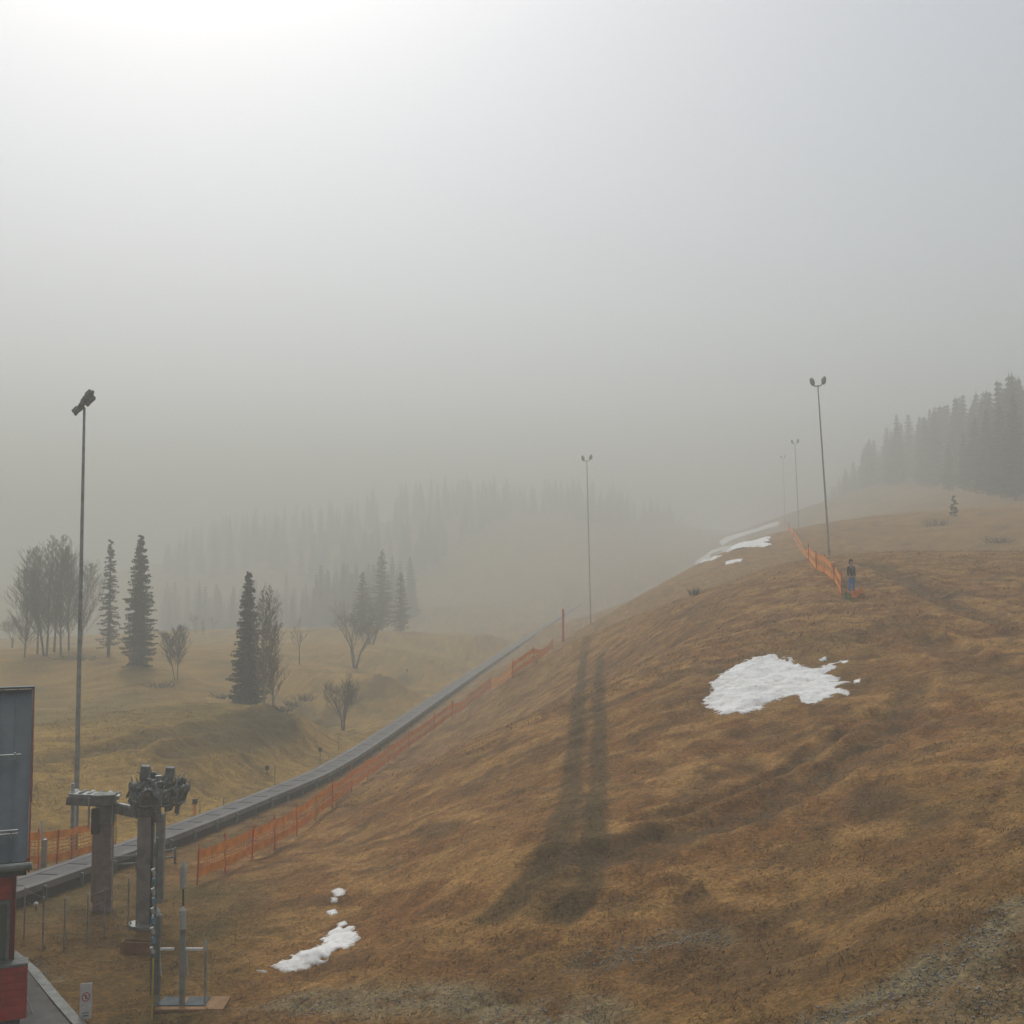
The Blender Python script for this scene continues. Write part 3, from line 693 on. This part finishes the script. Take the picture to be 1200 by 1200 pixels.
# small sign at the bottom left
sg = at(100,1197); e = empty('notice_sign', sg); s4 = sg.y / F; tag(e, 'small white prohibition sign with a red ring beside the paved path', 'sign'); e.rotation_euler = (0, 0, R(20))
MB().box((0,0,22*s4), (13*s4,.02,40*s4)).build('board', 'white', e, .004)
rp = [Vector((.075*math.cos(a), -.013, 27*s4 + .09*math.sin(a))) for a in np.linspace(0, 2*math.pi, 21)]
MB().tube(rp, .010, 6, False).build('red_ring', 'redor', e)
MB().tube([(-.05,-.013,27*s4 + .06),(.05,-.013,27*s4 - .06)], .009, 6).build('red_slash', 'redor', e)
MB().ell((.0,-.012,27*s4 + .035), (.014,.004,.016), 8, 4).build('figure_head', 'dark', e); MB().box((0,-.012,27*s4 - .01), (.022,.006,.06)).build('figure_body', 'dark', e)
MB().box((0,-.012,6*s4), (.12,.004,.02)).build('text_line', 'dsteel', e); MB().box((0,-.012,9*s4), (.14,.004,.015)).build('text_line', 'dsteel', e)
MB().tube([(0,.03,-.1),(0,.03,20*s4)], .02, 6).build('stake', 'steel', e)
rd = at(36,1192); e = empty('leaning_rod', rd); tag(e, 'short pale rod leaning on the wall foot of the red hut', 'rod')
MB().tube([(.12,-.1,.02),(-.15,.1,.4)], .018, 6).build('shaft', 'pale', e)

# ---------------------------------------------------------------- paved path and kerb
ka = [at(14,1112), at(45,1143), at(70,1172), at(95,1203)]
dirk = (ka[-1] - ka[0]).normalized()
ka.append(ka[-1] + dirk * 4); ka.insert(0, ka[0] - dirk * 1.5)
def strip(name, m, off0, off1, z, thick, label):
    mb = MB(); n = Vector((-dirk.y, dirk.x, 0)).normalized(); n = n if n.x < 0 else -n
    vs = []; pts = []
    for i in range(len(ka) - 1):
        for k in range(6): pts.append(ka[i].lerp(ka[i+1], k/6))
    for p in pts:
        a = p + n * off0; b = p + n * off1; zz = max(float(tps(a.x, a.y)), float(tps(b.x, b.y))) + z
        vs += [(a.x,a.y,zz),(b.x,b.y,zz),(b.x,b.y,zz-thick),(a.x,a.y,zz-thick)]
    fs = []
    for i in range(len(pts) - 1):
        for k in range(4): k2 = (k+1) % 4; fs.append((4*i+k, 4*i+k2, 4*i+4+k2, 4*i+4+k))
    fs += [(3,2,1,0), tuple(4*(len(pts)-1)+k for k in range(4))]
    mb.add(vs, fs); o = mb.build(name, m); tag(o, label, kind='structure')
strip('kerb', 'dsteel', 0, .22, .13, .5, 'dark kerb along the paved path by the hut')
strip('pavement', 'paving', .221, 4.0, .09, .5, 'grey paved path beside the red hut')

# ---------------------------------------------------------------- red hut with grey metal roof
A = Vector((-9.55, 22.0, 0)); A.z = 0
hut = empty('lift_hut', A, math.atan2(.394, .919)); tag(hut, 'red wooden lift hut with a grey standing seam metal roof at the left edge', 'hut')
ze, zrg, dep = 4.0, 7.02, 3.75; Wd = 5.4; sl_ = math.atan2(zrg - ze, dep); Ls = math.hypot(dep, zrg - ze)
pw = .30; npan = int(Wd / pw)
pm = None
for k in range(npan):
    x0 = -k * pw
    for side in (0, 1):
        mb = MB(); y0, y1 = (0, dep) if side == 0 else (2*dep, dep)
        mb.add([(x0 - pw, y0, ze),(x0, y0, ze),(x0, y1, zrg),(x0 - pw, y1, zrg),(x0 - pw, y0, ze - .04),(x0, y0, ze - .04),(x0, y1, zrg - .04),(x0 - pw, y1, zrg - .04)],
               [(0,1,2,3),(7,6,5,4),(0,4,5,1),(1,5,6,2),(2,6,7,3),(3,7,4,0)])
        mb.add([(x0 - .014, y0, ze),(x0 + .014, y0, ze),(x0 + .014, y1, zrg),(x0 - .014, y1, zrg),(x0 - .014, y0, ze + .045),(x0 + .014, y0, ze + .045),(x0 + .014, y1, zrg + .045),(x0 - .014, y1, zrg + .045)],
               [(4,5,6,7),(0,1,5,4),(1,2,6,5),(2,3,7,6),(3,0,4,7)])
        mb.build('roof_panel', 'roof', hut)
MB().box((-Wd/2, dep, zrg + .05), (Wd + .1, .22, .05)).build('ridge_cap', 'roof', hut, .01)
def guard(t, n=2):
    for k in range(n):
        y = dep * t; z = ze + (zrg - ze) * t + .09 + k * .07
        MB().tube([(-Wd, y, z),(-.18, y, z)], .022, 8).build('snow_guard', 'steel', hut)
    for k in range(12): MB().box((-.3 - k*.45, dep*t, ze + (zrg - ze)*t + .06), (.03,.1,.16)).build('guard_bracket', 'steel', hut)
guard(.12); guard(.56, 1)
for side in (0, 1):
    y0, y1 = (0, dep) if side == 0 else (2*dep, dep)
    mb = MB(); mb.add([(.02,y0,ze - .22),(.055,y0,ze - .22),(.055,y1,zrg - .16),(.02,y1,zrg - .16),(.02,y0,ze + .06),(.055,y0,ze + .06),(.055,y1,zrg + .06),(.02,y1,zrg + .06)],
              [(0,1,2,3),(7,6,5,4),(0,4,5,1),(1,5,6,2),(2,6,7,3),(3,7,4,0)])
    mb.build('barge_board', 'darkred', hut)
MB().tube([(-Wd,-.09,ze - .05),(.1,-.09,ze - .08)], .075, 10).build('gutter', 'dsteel', hut)
MB().box((-Wd/2, .03, ze - .16), (Wd, .05, .22)).build('fascia', 'dark', hut)
MB().box((-Wd/2 - .2, .32, ze - .25), (Wd - .1, .55, .05)).build('soffit', 'dsteel', hut)
xw = -.20
for k in range(30):
    zb2 = -.1 + k * .135
    if zb2 > ze - .32: break
    y_ = .55
    if 1.70 < zb2 + .07 < 3.14:
        MB().box((xw - 2.0 - .0, y_, zb2 + .067), (1.9, .04, .131)).build('wall_board', 'red', hut)
        MB().box((xw - 4.5, y_, zb2 + .067), (.9, .04, .131)).build('wall_board', 'red', hut)
    else:
        MB().box((xw - 2.475, y_, zb2 + .067), (4.95, .04, .131)).build('wall_board', 'red', hut)
MB().box((xw - 2.45, 3.8, 1.9), (4.8, 6.4, 3.8)).build('wall', 'red', hut)
MB().box((xw - .02, .52, 1.9), (.07, .06, 3.6)).build('corner_board', 'darkred', hut)
MB().add([(xw - 4.85,.65,3.81),(xw - .05,.65,3.81),(xw - .05,6.9,3.81),(xw - 4.85,6.9,3.81),(xw - 4.85,dep,zrg - .35),(xw - .05,dep,zrg - .35)],[(1,2,5),(3,0,4),(0,1,5,4),(2,3,4,5)]).build('gable_wall', 'red', hut)
for x0, x1 in ((-1.05, -.08), (-4.05, -2.95)):
    wf = MB().box((xw + (x0+x1)/2, .53, 3.12), (x1 - x0, .09, .07)).box((xw + (x0+x1)/2, .53, 1.76), (x1 - x0, .09, .07)).box((xw + x0 + .03, .53, 2.44), (.06, .09, 1.29)).box((xw + x1 - .03, .53, 2.44), (.06, .09, 1.29)).box((xw + (x0+x1)/2 - .1, .53, 2.44), (.04,.07,1.29)).build('window_frame', 'dsteel', hut)
    MB().box((xw + (x0+x1)/2, .56, 2.44), (x1 - x0 - .12, .015, 1.28)).build('pane', 'glass', wf)
# red boarded box in front of the wall
for k in range(7):
    MB().box((xw - 2.25, .22, .98 + k * .145), (4.95, .05, .14)).build('parapet_board', 'red', hut, .006)
MB().box((xw + .245, .4, 1.41), (.05, .4, 1.0)).build('parapet_end', 'red', hut); MB().box((xw - 2.25, .36, 1.96), (5.05, .42, .05)).build('sill_shelf', 'dsteel', hut, .01)
MB().box((xw - 2.25, .34, .35), (4.8, .30, 1.1)).build('plinth', 'dark', hut)

# ---------------------------------------------------------------- trees
def spruce(name, base, h, rad, seed, label, dens=1.0, m='needle', group=None, bare=.06, skew=0, lay=None):
    rnd = random.Random(seed); nr = np.random.default_rng(seed)
    e = empty(name, base); tag(e, label, 'tree', group)
    MB().tube([(0,0,-.2),(skew*.3,0,h*.5),(skew,0,h*.97)], [h*.016,h*.010,h*.002], 7).build('trunk', 'bark', e)
    T = []; nl = lay or int(h * 5.6)
    for i in range(nl):
        t = bare + (1 - bare) * (i / nl) ** .93; z = t * h
        prof = (1 - t) ** .72 * min(1, .55 + 2.5 * (t - bare) + .1)
        nb = max(4, int((9 * dens) * (1 - t * .45)))
        ph = rnd.random() * 6.28; ll = rnd.uniform(.80, 1.12)
        for b in range(nb):
            if rnd.random() > min(.93, dens * .92 + .1): continue
            a = ph + b * 6.283 / nb + rnd.uniform(-.3, .3); L = rad * prof * ll * rnd.uniform(.5, 1.2) + .03
            d = Vector((math.cos(a), math.sin(a), 0)); sd_ = Vector((-d.y, d.x, 0))
            n = max(2, int(L / .16)); droop = rnd.uniform(.25, .6)
            pos0 = Vector((skew * t, 0, z + rnd.uniform(-.22, .22)))
            for k in range(n + 1):
                u = (k + .4) / (n + .4); p = pos0 + d * (L * u) + Vector((0, 0, -droop * L * u + .28 * L * u * u))
                for s_ in (-1, 1):
                    w_ = (.10 + .30 * min(L, 1.4) * (1 - u * .6)) * rnd.uniform(.5, 1.1)
                    q1 = p + sd_ * (s_ * w_ * min(1, L * 2.2)) + d * rnd.uniform(.0, .22) + Vector((0, 0, rnd.uniform(-.22, -.02)))
                    q2 = p + d * rnd.uniform(.08, .2) + Vector((0,0,rnd.uniform(-.16,.05)))
                    T += [p, q1, q2]
                T += [p, p + Vector((rnd.uniform(-.06,.06), rnd.uniform(-.06,.06), -rnd.uniform(.12,.3))), p + d * .14]
    V = np.array([tuple(v) for v in T]); np_mesh('crown', V, np.arange(len(V)).reshape(-1, 3), m, e)
    return e
def bare_tree(name, base, h, seed, label, stems=1, spread=.25, up=.75, m='bark', tm='twig', depth=5, group=None, lean=(0,0), r0=None, len0=.30):
    rnd = random.Random(seed); e = empty(name, base); tag(e, label, 'tree', group)
    trunk = MB(); tw = []
    def grow(p, d, L, r, dep):
        n = 3; q = p.copy(); pts = [q.copy()]; rs = [r]
        for k in range(n):
            d = (d + Vector((rnd.uniform(-1,1), rnd.uniform(-1,1), rnd.uniform(-.3,.8) * up)) * .13).normalized()
            q = q + d * (L / n); pts.append(q.copy()); rs.append(r * (1 - .32 * (k + 1) / n))
        (trunk.tube(pts, rs, 5, False) if r > .045 else tw.append((pts, rs)))
        if dep <= 0: return
        nb = 3 if dep > 2 else 4
        for b in range(nb):
            t = rnd.uniform(.35, 1.0) if b else 1.0; i = min(n - 1, int(t * n)); pp = pts[i].lerp(pts[i+1], t * n - i) if t < 1 else pts[-1]
            a = rnd.uniform(0, 6.28); sp = rnd.uniform(.25, .75) * (1 if b else .35)
            dd = (d + Vector((math.cos(a), math.sin(a), 0)) * sp * (1 + spread) + Vector((0,0,up * .25))).normalized()
            grow(pp, dd, L * rnd.uniform(.60, .85), rs[-1] * (.82 if b == 0 else .6), dep - 1)
    for s_ in range(stems):
        a = rnd.uniform(0, 6.28); o = Vector((math.cos(a), math.sin(a), 0)) * (0 if stems == 1 else rnd.uniform(.05,.25))
        d = (Vector((lean[0], lean[1], 1)) + Vector((math.cos(a), math.sin(a), 0)) * (spread * .5 if stems > 1 else 0)).normalized()
        grow(o + Vector((0,0,-.15)), d, h * len0, r0 or h * .014, depth)
    trunk.build('trunk', m, e)
    # twigs as three sided tubes
    V = []; Fc = []
    for pts, rs in tw:
        for i in range(len(pts) - 1):
            a, b = pts[i], pts[i+1]; ra, rb = max(rs[i], .009), max(rs[i+1], .007); o = len(V)
            for c_, r_ in ((a, ra), (b, rb)):
                for k in range(3): an = k * 2.094 + i; V.append((c_.x + r_ * math.cos(an), c_.y + r_ * math.sin(an), c_.z + (r_ * .6 if k == 0 else 0)))
            Fc += [(o, o+1, o+4, o+3), (o+1, o+2, o+5, o+4), (o+2, o, o+3, o+5)]
    if V: np_mesh('crown', np.array(V), np.array(Fc), tm, e)
    return e
def fan_tree(name, base, h, wid, seed, label, stems=1, m='bark', tm='twig', group=None, low=.18, steep=.9, r0=None):
    """bare tree with an upright leader and many steep fine side branches"""
    rnd = random.Random(seed); e = empty(name, base); tag(e, label, 'tree', group); trunk = MB(); tw = []
    def wob(p, d, L, n, am):
        pts = [p.copy()]; q = p.copy()
        for k in range(n):
            d = (d + Vector((rnd.uniform(-am, am), rnd.uniform(-am, am), rnd.uniform(0, am * .8)))).normalized(); q = q + d * (L / n); pts.append(q.copy())
        return pts
    def branch(p, d, L, r, dep):
        pts = wob(p, d, L, 4, .16); tw.append((pts, [r * (1 - .2 * k) for k in range(5)]))
        if dep <= 0: return
        for b in range(6 if dep > 1 else 4):
            t = rnd.uniform(.15, .98); i = min(3, int(t * 4)); pp = pts[i].lerp(pts[i + 1], t * 4 - i)
            a = rnd.uniform(0, 6.28); dd = (d + Vector((math.cos(a), math.sin(a), .35)) * rnd.uniform(.4, .75)).normalized()
            branch(pp, dd, L * rnd.uniform(.35, .6), r * .55, dep - 1)
    for s_ in range(stems):
        a = rnd.uniform(0, 6.28); d0 = Vector((math.cos(a) * .13, math.sin(a) * .13, 1)) if stems > 1 else Vector((rnd.uniform(-.05,.05), 0, 1))
        H = h * (rnd.uniform(.85, 1) if s_ else 1); rr_ = r0 or h * .010; n = 14
        pts = wob(Vector((math.cos(a) * .15 * (stems > 1), math.sin(a) * .15, -.15)), d0.normalized(), H, n, .045)
        rs = [max(rr_ * (1 - k / (n + .5)), .008) for k in range(n + 1)]; trunk.tube(pts, rs, 6, False)
        nb = int(74 / stems ** .5)
        for b in range(nb):
            t = low + (1 - low) * (b + rnd.random()) / nb * .98; i = min(n - 1, int(t * n)); pp = pts[i].lerp(pts[i + 1], t * n - i)
            a = b * 2.4 + rnd.uniform(-.5, .5); L = wid * (math.sin(math.pi * min(1, (t - low) / (1 - low) * .75 + .28)) * .9 + .12) * rnd.uniform(.7, 1.2)
            branch(pp, Vector((math.cos(a), math.sin(a), steep * rnd.uniform(.7, 1.4))).normalized(), L * 1.35, max(rs[i] * .5, .012), 2)
    trunk.build('trunk', m, e)
    V = []; Fc = []
    for pts, rs in tw:
        for i in range(len(pts) - 1):
            a, b = pts[i], pts[i + 1]; ra, rb = max(rs[i], .009), max(rs[i + 1], .007); o = len(V)
            for c_, r_ in ((a, ra), (b, rb)):
                for k in range(3): an = k * 2.094 + i; V.append((c_.x + r_ * math.cos(an), c_.y + r_ * math.sin(an), c_.z + (r_ * .6 if k == 0 else 0)))
            Fc += [(o, o+1, o+4, o+3), (o+1, o+2, o+5, o+4), (o+2, o, o+3, o+5)]
    np_mesh('crown', np.array(V), np.array(Fc), tm, e); return e
def onb(px, Y): return on(px, Y)
g1 = 'bare trees of the clump on the knoll'
for i, (px, Y, hp, st_, lb) in enumerate([(32,84,105,1,'leftmost low bare tree of the clump on the knoll'),(47,86,128,1,'slender bare tree at the left side of the knoll clump'),(57,85,146,2,'tallest bare tree with two stems in the knoll clump'),
        (66,87,140,1,'bare tree between the tall double stem and the mast on the knoll'),(75,85,132,1,'bare tree just left of the floodlight mast on the knoll'),(83,88,120,1,'bare tree hidden behind the floodlight mast on the knoll'),(98,92,100,1,'rightmost pale bare tree of the clump on the knoll')]):
    b = onb(px, Y); k_ = float(wy(Y)) / F; fan_tree('bare_tree', b, hp * k_, 22 * k_, 11 + i, lb, st_, group=g1, low=.16 if i else .1, steep=1.25)
b = onb(16,100); bare_tree('bare_tree', b, 50*float(wy(100))/F, 31, 'faint low bare tree behind the left end of the knoll', 2, .5, .5, depth=5)
sp = [(130,86,138,13.5,.62,'needle2','loose slender spruce between the bare clump and the dense spruce',1),(165,81,152,19,1.6,'needle','dense dark spruce at the right end of the knoll',2),
      (292,73,165,19,1.8,'needle','dense dark spruce beside the pale birches',3)]
for px, Y, hp, rp, dn, m_, lb, sd_ in sp:
    b = onb(px, Y); spruce('spruce_tree', b, hp * float(wy(Y)) / F, rp * float(wy(Y)) / F * 1.15, sd_, lb, dn, m_, 'spruces in the left meadow', .03 if dn > 1 else .1)
for px, Y, hp, sd_, lb in ((312,71,150,41,'left pale birch beside the dense dark spruce'),(324,71,152,42,'right pale birch beside the dense dark spruce')):
    b = onb(px, Y); fan_tree('birch_tree', b, hp * float(wy(Y)) / F, 17 * float(wy(Y)) / F, sd_, lb, 1, 'birch', 'birchtwig', 'birches beside the dark spruce', .12, 1.3, .10)
b = at(207,797); fan_tree('bare_tree', b, 66*b.y/F, 13*b.y/F, 51, 'small slender bare tree in the hollow right of the knoll', 2, low=.25, steep=1.2)
b = onb(353,92); bare_tree('bare_tree', b, 62*float(wy(92))/F, 52, 'thin single bare tree right of the birches', 1, .1, .9, depth=4)
for i, (px, Y, hp, lb) in enumerate(((231,125,30,'faint small bare tree far up the left meadow'),(240,122,24,'tiny faint bare tree beside the other one far up the left meadow'),(252,128,22,'rightmost tiny faint bare tree far up the left meadow'))):
    b = onb(px, Y); bare_tree('bare_tree', b, hp*float(wy(Y))/F, 60+i, lb, 1, .3, .7, depth=4)
for i, (px, Y, hp, lb) in enumerate(((403,76,90,'bushy brown bare tree at the ditch left of the conveyor'),(418,96,105,'misty bare tree behind the ditch'),(436,112,95,'tall misty bare tree at the forest edge near the conveyor'))):
    b = onb(px, Y); bare_tree('bare_tree', b, hp*float(wy(Y))/F, 70+i, lb, 3, .5, .6, depth=5, len0=.24)
for i, (px, Y, hp, lb) in enumerate(((425,118,75,'misty spruce left of the conveyor at the wood edge'),(448,128,95,'taller misty spruce at the wood edge by the conveyor'),(470,124,70,'low misty spruce at the wood edge nearest the conveyor'),
        (1119,96,24,'lone little spruce on the right meadow below the forest'))):
    b = onb(px, Y); spruce('spruce_tree', b, hp*float(wy(Y))/F, hp*float(wy(Y))/F*.2, 80+i, lb, .8)
# low shrubs
def shrub(px, Y, w_, h_, seed, label):
    b = onb(px, Y); e = empty('shrub', b); tag(e, label, 'shrub', 'low shrubs on the meadows'); rnd = random.Random(seed); mb = MB()
    for k in range(60):
        a = rnd.uniform(0, 6.28); r_ = rnd.uniform(0, w_*.4); p = Vector((r_*math.cos(a), r_*math.sin(a), 0)); q = p + Vector((math.cos(a)*w_*.3*rnd.random(), math.sin(a)*w_*.3*rnd.random(), h_*rnd.uniform(.5,1)))
        mb.tube([p, p.lerp(q,.5) + Vector((rnd.uniform(-.1,.1),0,0)), q], [.025,.018,.008], 3, False)
    mb.build('stems', 'twig', e)
for i, a in enumerate([(1098,92,3.0,.8,'long low shrub left of the lone little spruce'),(1170,84,2.6,.7,'low shrub on the right meadow near the picture edge'),(360,82,2.5,.7,'low dark shrub under the thin bare tree'),
                       (262,78,2.2,.5,'low shrub in the hollow left of the dark spruce'),(345,80,1.6,.6,'small shrub between the birches and the thin tree'),(285,71,1.6,.9,'dark shrub at the foot of the dense spruce'),(332,69,1.8,.5,'scrub at the foot of the birches'),
                       (95,84,4.5,.5,'dark scrub at the foot of the knoll clump'),(190,78,2.5,.5,'dark scrub right of the dense knoll spruce'),(815,68,1.2,.5,'tuft of dark scrub left of the upper snow')]):
    shrub(a[0], a[1], a[2], a[3], 200 + i, a[4])

# ---------------------------------------------------------------- forests in the fog
def spruce_template(seed):
    rnd = random.Random(seed); T = []
    nl = 20
    for i in range(nl):
        t = .08 + .92 * i / nl; prof = (1 - t) ** .8; nb = 9 if t < .7 else 6; ph = rnd.random() * 6
        for b in range(nb):
            a = ph + b * 6.283 / nb + rnd.uniform(-.25, .25); L = .20 * prof * rnd.uniform(.6, 1.2) + .012; w_ = .045 * (.4 + prof)
            d = Vector((math.cos(a), math.sin(a), 0)); s_ = Vector((-d.y, d.x, 0)); p = Vector((0,0,t + .02)); tip = p + d * L + Vector((0,0,-.32*L - .02))
            m1 = p + d * L * .55 + s_ * w_ + Vector((0,0,-.05)); m2 = p + d * L * .55 - s_ * w_ + Vector((0,0,-.05))
            T += [p, m1, tip, p, tip, m2]
    T += [Vector((-.012,0,.9)), Vector((.012,0,.9)), Vector((0,0,1.02)), Vector((-.02,0,-.05)), Vector((.02,0,-.05)), Vector((0,.0,.5)), Vector((0,-.02,-.05)), Vector((0,.02,-.05)), Vector((0,.0,.5))]
    return np.array([tuple(v) for v in T])
TPL = [spruce_template(300 + i) for i in range(4)]
nrm = np.random.default_rng(7)
def forest(name, label, pts, hs):
    out = []
    for (x, y), h in zip(pts, hs):
        t = TPL[nrm.integers(4)]; a = nrm.random() * 6.28; c, s_ = math.cos(a), math.sin(a); wk = nrm.uniform(.8, 1.25)
        v = np.c_[(t[:,0]*c - t[:,1]*s_)*h*wk, (t[:,0]*s_ + t[:,1]*c)*h*wk, t[:,2]*h]
        out.append(v + np.array((x, y, float(height(x, y)) - .2)))
    V = np.concatenate(out); o = np_mesh(name, V, np.arange(len(V)).reshape(-1, 3), 'needle'); tag(o, label, 'forest', kind='stuff'); return V[:,2].max()
# right-hand forest edge runs from (1200,585)@105 back to (1000,600)@200
ra = np.array(on(1275,116)[:2]); rb = np.array(on(1130,162)[:2]); rc = np.array(on(965,290)[:2])
pts = []; hs = []
for k in range(560):
    t = nrm.random() ** .8; e0 = ra*(1-t*2) + rb*t*2 if t < .5 else rb*(2-t*2) + rc*(t*2-1)
    off = nrm.random() ** 1.2 * 60; p = e0 + np.array((off*.85, off*.6)) + nrm.normal(0, 1.2, 2); pts.append(p); hs.append(nrm.uniform(13.0, 22.0) * (1 + off * .002))
zmax = forest('right_forest', 'dark spruce forest fading into fog on the right hillside', pts, hs)
pts = []; hs = []
for k in range(560):
    t = nrm.random() ** .85; px = 190 + 610 * t; ed = min(1, (1 - t) * 6, t * 8 + .3)
    if nrm.random() > .35 + .65 * float(vnoise(np.array(px / 28.), np.array(0.5), 5)): continue
    Y = 235 + 65 * t + 25 * math.sin(t * 11) + nrm.random() ** 1.4 * 80 + (1 - ed) * 50
    Yw = float(wy(Y)); pts.append(((px - 600) / F * Yw, Yw)); hs.append(nrm.uniform(10, 21) * (.5 + .5 * ed))
for k in range(150):
    px = 195 + 290 * nrm.random(); Yw = float(wy(172 + 40 * nrm.random() + (480 - px) * .06)); pts.append(((px - 600) / F * Yw, Yw)); hs.append(nrm.uniform(8, 17))
zmax = max(zmax, forest('hill_forest', 'spruce forest fading into fog behind the left meadow', pts, hs))
# spruces on the right whose tips can be told apart
for i, (px, Y, hp, lb) in enumerate(((1192,122,138,'foremost tall spruce of the right forest at the picture edge'),(1176,127,124,'second spruce from the right edge of the right forest'),(1160,133,114,'third spruce tip from the right edge of the right forest'),
        (1146,139,100,'spruce tip in the middle of the right forest edge'),(1132,146,76,'smaller spruce left of the middle of the right forest edge'),(1114,155,64,'low misty spruce toward the left of the right forest edge'))):
    b = onb(px, Y); spruce('spruce_tree', b, hp*float(wy(Y))/F*.9, hp*float(wy(Y))/F*.16, 90+i, lb, .9, group='front spruces of the right forest')

# ---------------------------------------------------------------- person
def skin_obj(name, nodes, edges, m, parent, sub=1, root=0):
    me = bpy.data.meshes.new(name); me.from_pydata([n[:3] for n in nodes], edges, []); me.update(); me.materials.append(M[m])
    o = bpy.data.objects.new(name, me); col.objects.link(o); o.parent = parent
    md = o.modifiers.new('skin', 'SKIN'); md.use_smooth_shade = True
    for i, n in enumerate(nodes):
        sv = me.skin_vertices[0].data[i]; sv.radius = (n[3], n[4] if len(n) > 4 else n[3]); sv.use_root = (i == root)
    s_ = o.modifiers.new('sub', 'SUBSURF'); s_.levels = sub; s_.render_levels = sub
    return o
pp = at(998,697); pe = empty('person', pp, R(8)); tag(pe, 'person in dark jacket and blue jeans standing by the end of the net fence', 'person')
N = [(0,0,.96,.13,.10),(0,0,1.15,.13,.09),(0,0,1.36,.15,.10),(0,0,1.50,.06,.06),(0,-.01,1.58,.075,.085),(0,-.01,1.68,.08,.095),(0,-.01,1.75,.06,.07)]
E = [(0,1),(1,2),(2,3),(3,4),(4,5),(5,6)]
def chain(start, pts):
    prev = start
    for p in pts: N.append(p); E.append((prev, len(N) - 1)); prev = len(N) - 1
    return prev
for sx in (-1, 1):
    chain(0, [(sx*.09,0,.86,.085),(sx*.11,-.01,.50,.055),(sx*.12,.01,.10,.04),(sx*.13,-.12,.04,.035)])
    hnd = chain(2, [(sx*.15,0,1.42,.05),(sx*.185,.01,1.15,.04),(sx*.175,-.07,.92,.03),(sx*.175,-.09,.86,.028,.018)])
    for k, (fx, ln) in enumerate(((-.022,.07),(-.008,.08),(.006,.075),(.02,.06))):
        chain(hnd, [(sx*.175 + fx,-.10,.84,.009),(sx*.175 + fx,-.11,.84 - ln*.5,.009),(sx*.175 + fx,-.10,.84 - ln,.007)])
    chain(hnd, [(sx*.155,-.12,.85,.010),(sx*.15,-.14,.82,.009)])
body = skin_obj('body', N, E, 'skin', pe)
fc = MB().ell((0,-.105,1.66), (.014,.02,.022), 8, 4).ell((0,-.098,1.615), (.026,.008,.007), 8, 4).build('face', 'skin', pe, smooth=True)
eyes = MB().ell((-.03,-.098,1.68), (.011,.008,.006), 8, 4).ell((.03,-.098,1.68), (.011,.008,.006), 8, 4).build('eyes', 'dark', pe)
MB().ell((-.084,-.005,1.665), (.012,.02,.03), 8, 4).ell((.084,-.005,1.665), (.012,.02,.03), 8, 4).build('ears', 'skin', pe)
MB().ell((0,.02,1.72), (.10,.11,.095), 14, 8).ell((0,.05,1.62), (.095,.075,.13), 12, 8).build('hair', 'hair', pe, smooth=True)
jn = [(0,0,.92,.155,.12),(0,0,1.15,.155,.115),(0,0,1.37,.175,.12),(0,0,1.47,.08,.08)]; je = [(0,1),(1,2),(2,3)]
for sx in (-1, 1):
    i = len(jn); jn += [(sx*.145,0,1.41,.065),(sx*.185,.01,1.15,.052),(sx*.175,-.065,.93,.042)]; je += [(2,i),(i,i+1),(i+1,i+2)]
skin_obj('jacket', jn, je, 'jacket', pe, root=1)
tn = [(0,0,.95,.14,.11)]; te = []
for sx in (-1, 1):
    i = len(tn); tn += [(sx*.09,0,.85,.10),(sx*.11,-.01,.50,.075),(sx*.12,.01,.12,.062)]; te += [(0,i),(i,i+1),(i+1,i+2)]
skin_obj('trousers', tn, te, 'jeans', pe)
for sx in (-1, 1): MB().ell((sx*.13,-.06,.05), (.06,.15,.06)).tube([(sx*.12,.01,.04),(sx*.12,.01,.16)], .058, 8).build('boot', 'dark', pe, smooth=True)
MB().ell((0,-.01,1.48), (.115,.115,.055)).box((.03,-.125,1.38), (.08,.03,.22)).build('scarf', 'scarf', pe, smooth=True)

# ---------------------------------------------------------------- fog
zlo = float(ZZ.min()) - 1.0; ztop = max(float(ZZ.max()), zmax, CZ + 20) + 1.5
hz = MB().box(((GX[0]+GX[-1])/2, (GY[0]+GY[-1])/2, (zlo+ztop)/2), (GX[-1]-GX[0]+4, GY[-1]-GY[0]+4, ztop-zlo))
fm_ = bpy.data.materials.new('fog'); fm_.use_nodes = True; t = fm_.node_tree; t.nodes.clear()
pv = t.nodes.new('ShaderNodeVolumePrincipled'); om = t.nodes.new('ShaderNodeOutputMaterial')
pv.inputs['Density'].default_value = .0055; pv.inputs['Color'].default_value = (.70,.73,.705,1); pv.inputs['Anisotropy'].default_value = .25
t.links.new(pv.outputs[0], om.inputs['Volume'])
h_ = hz.build('haze', fm_); tag(h_, 'pale fog over the whole hillside', 'fog', kind='stuff')
print('Z range', zlo, ztop, 'verts', len(V))
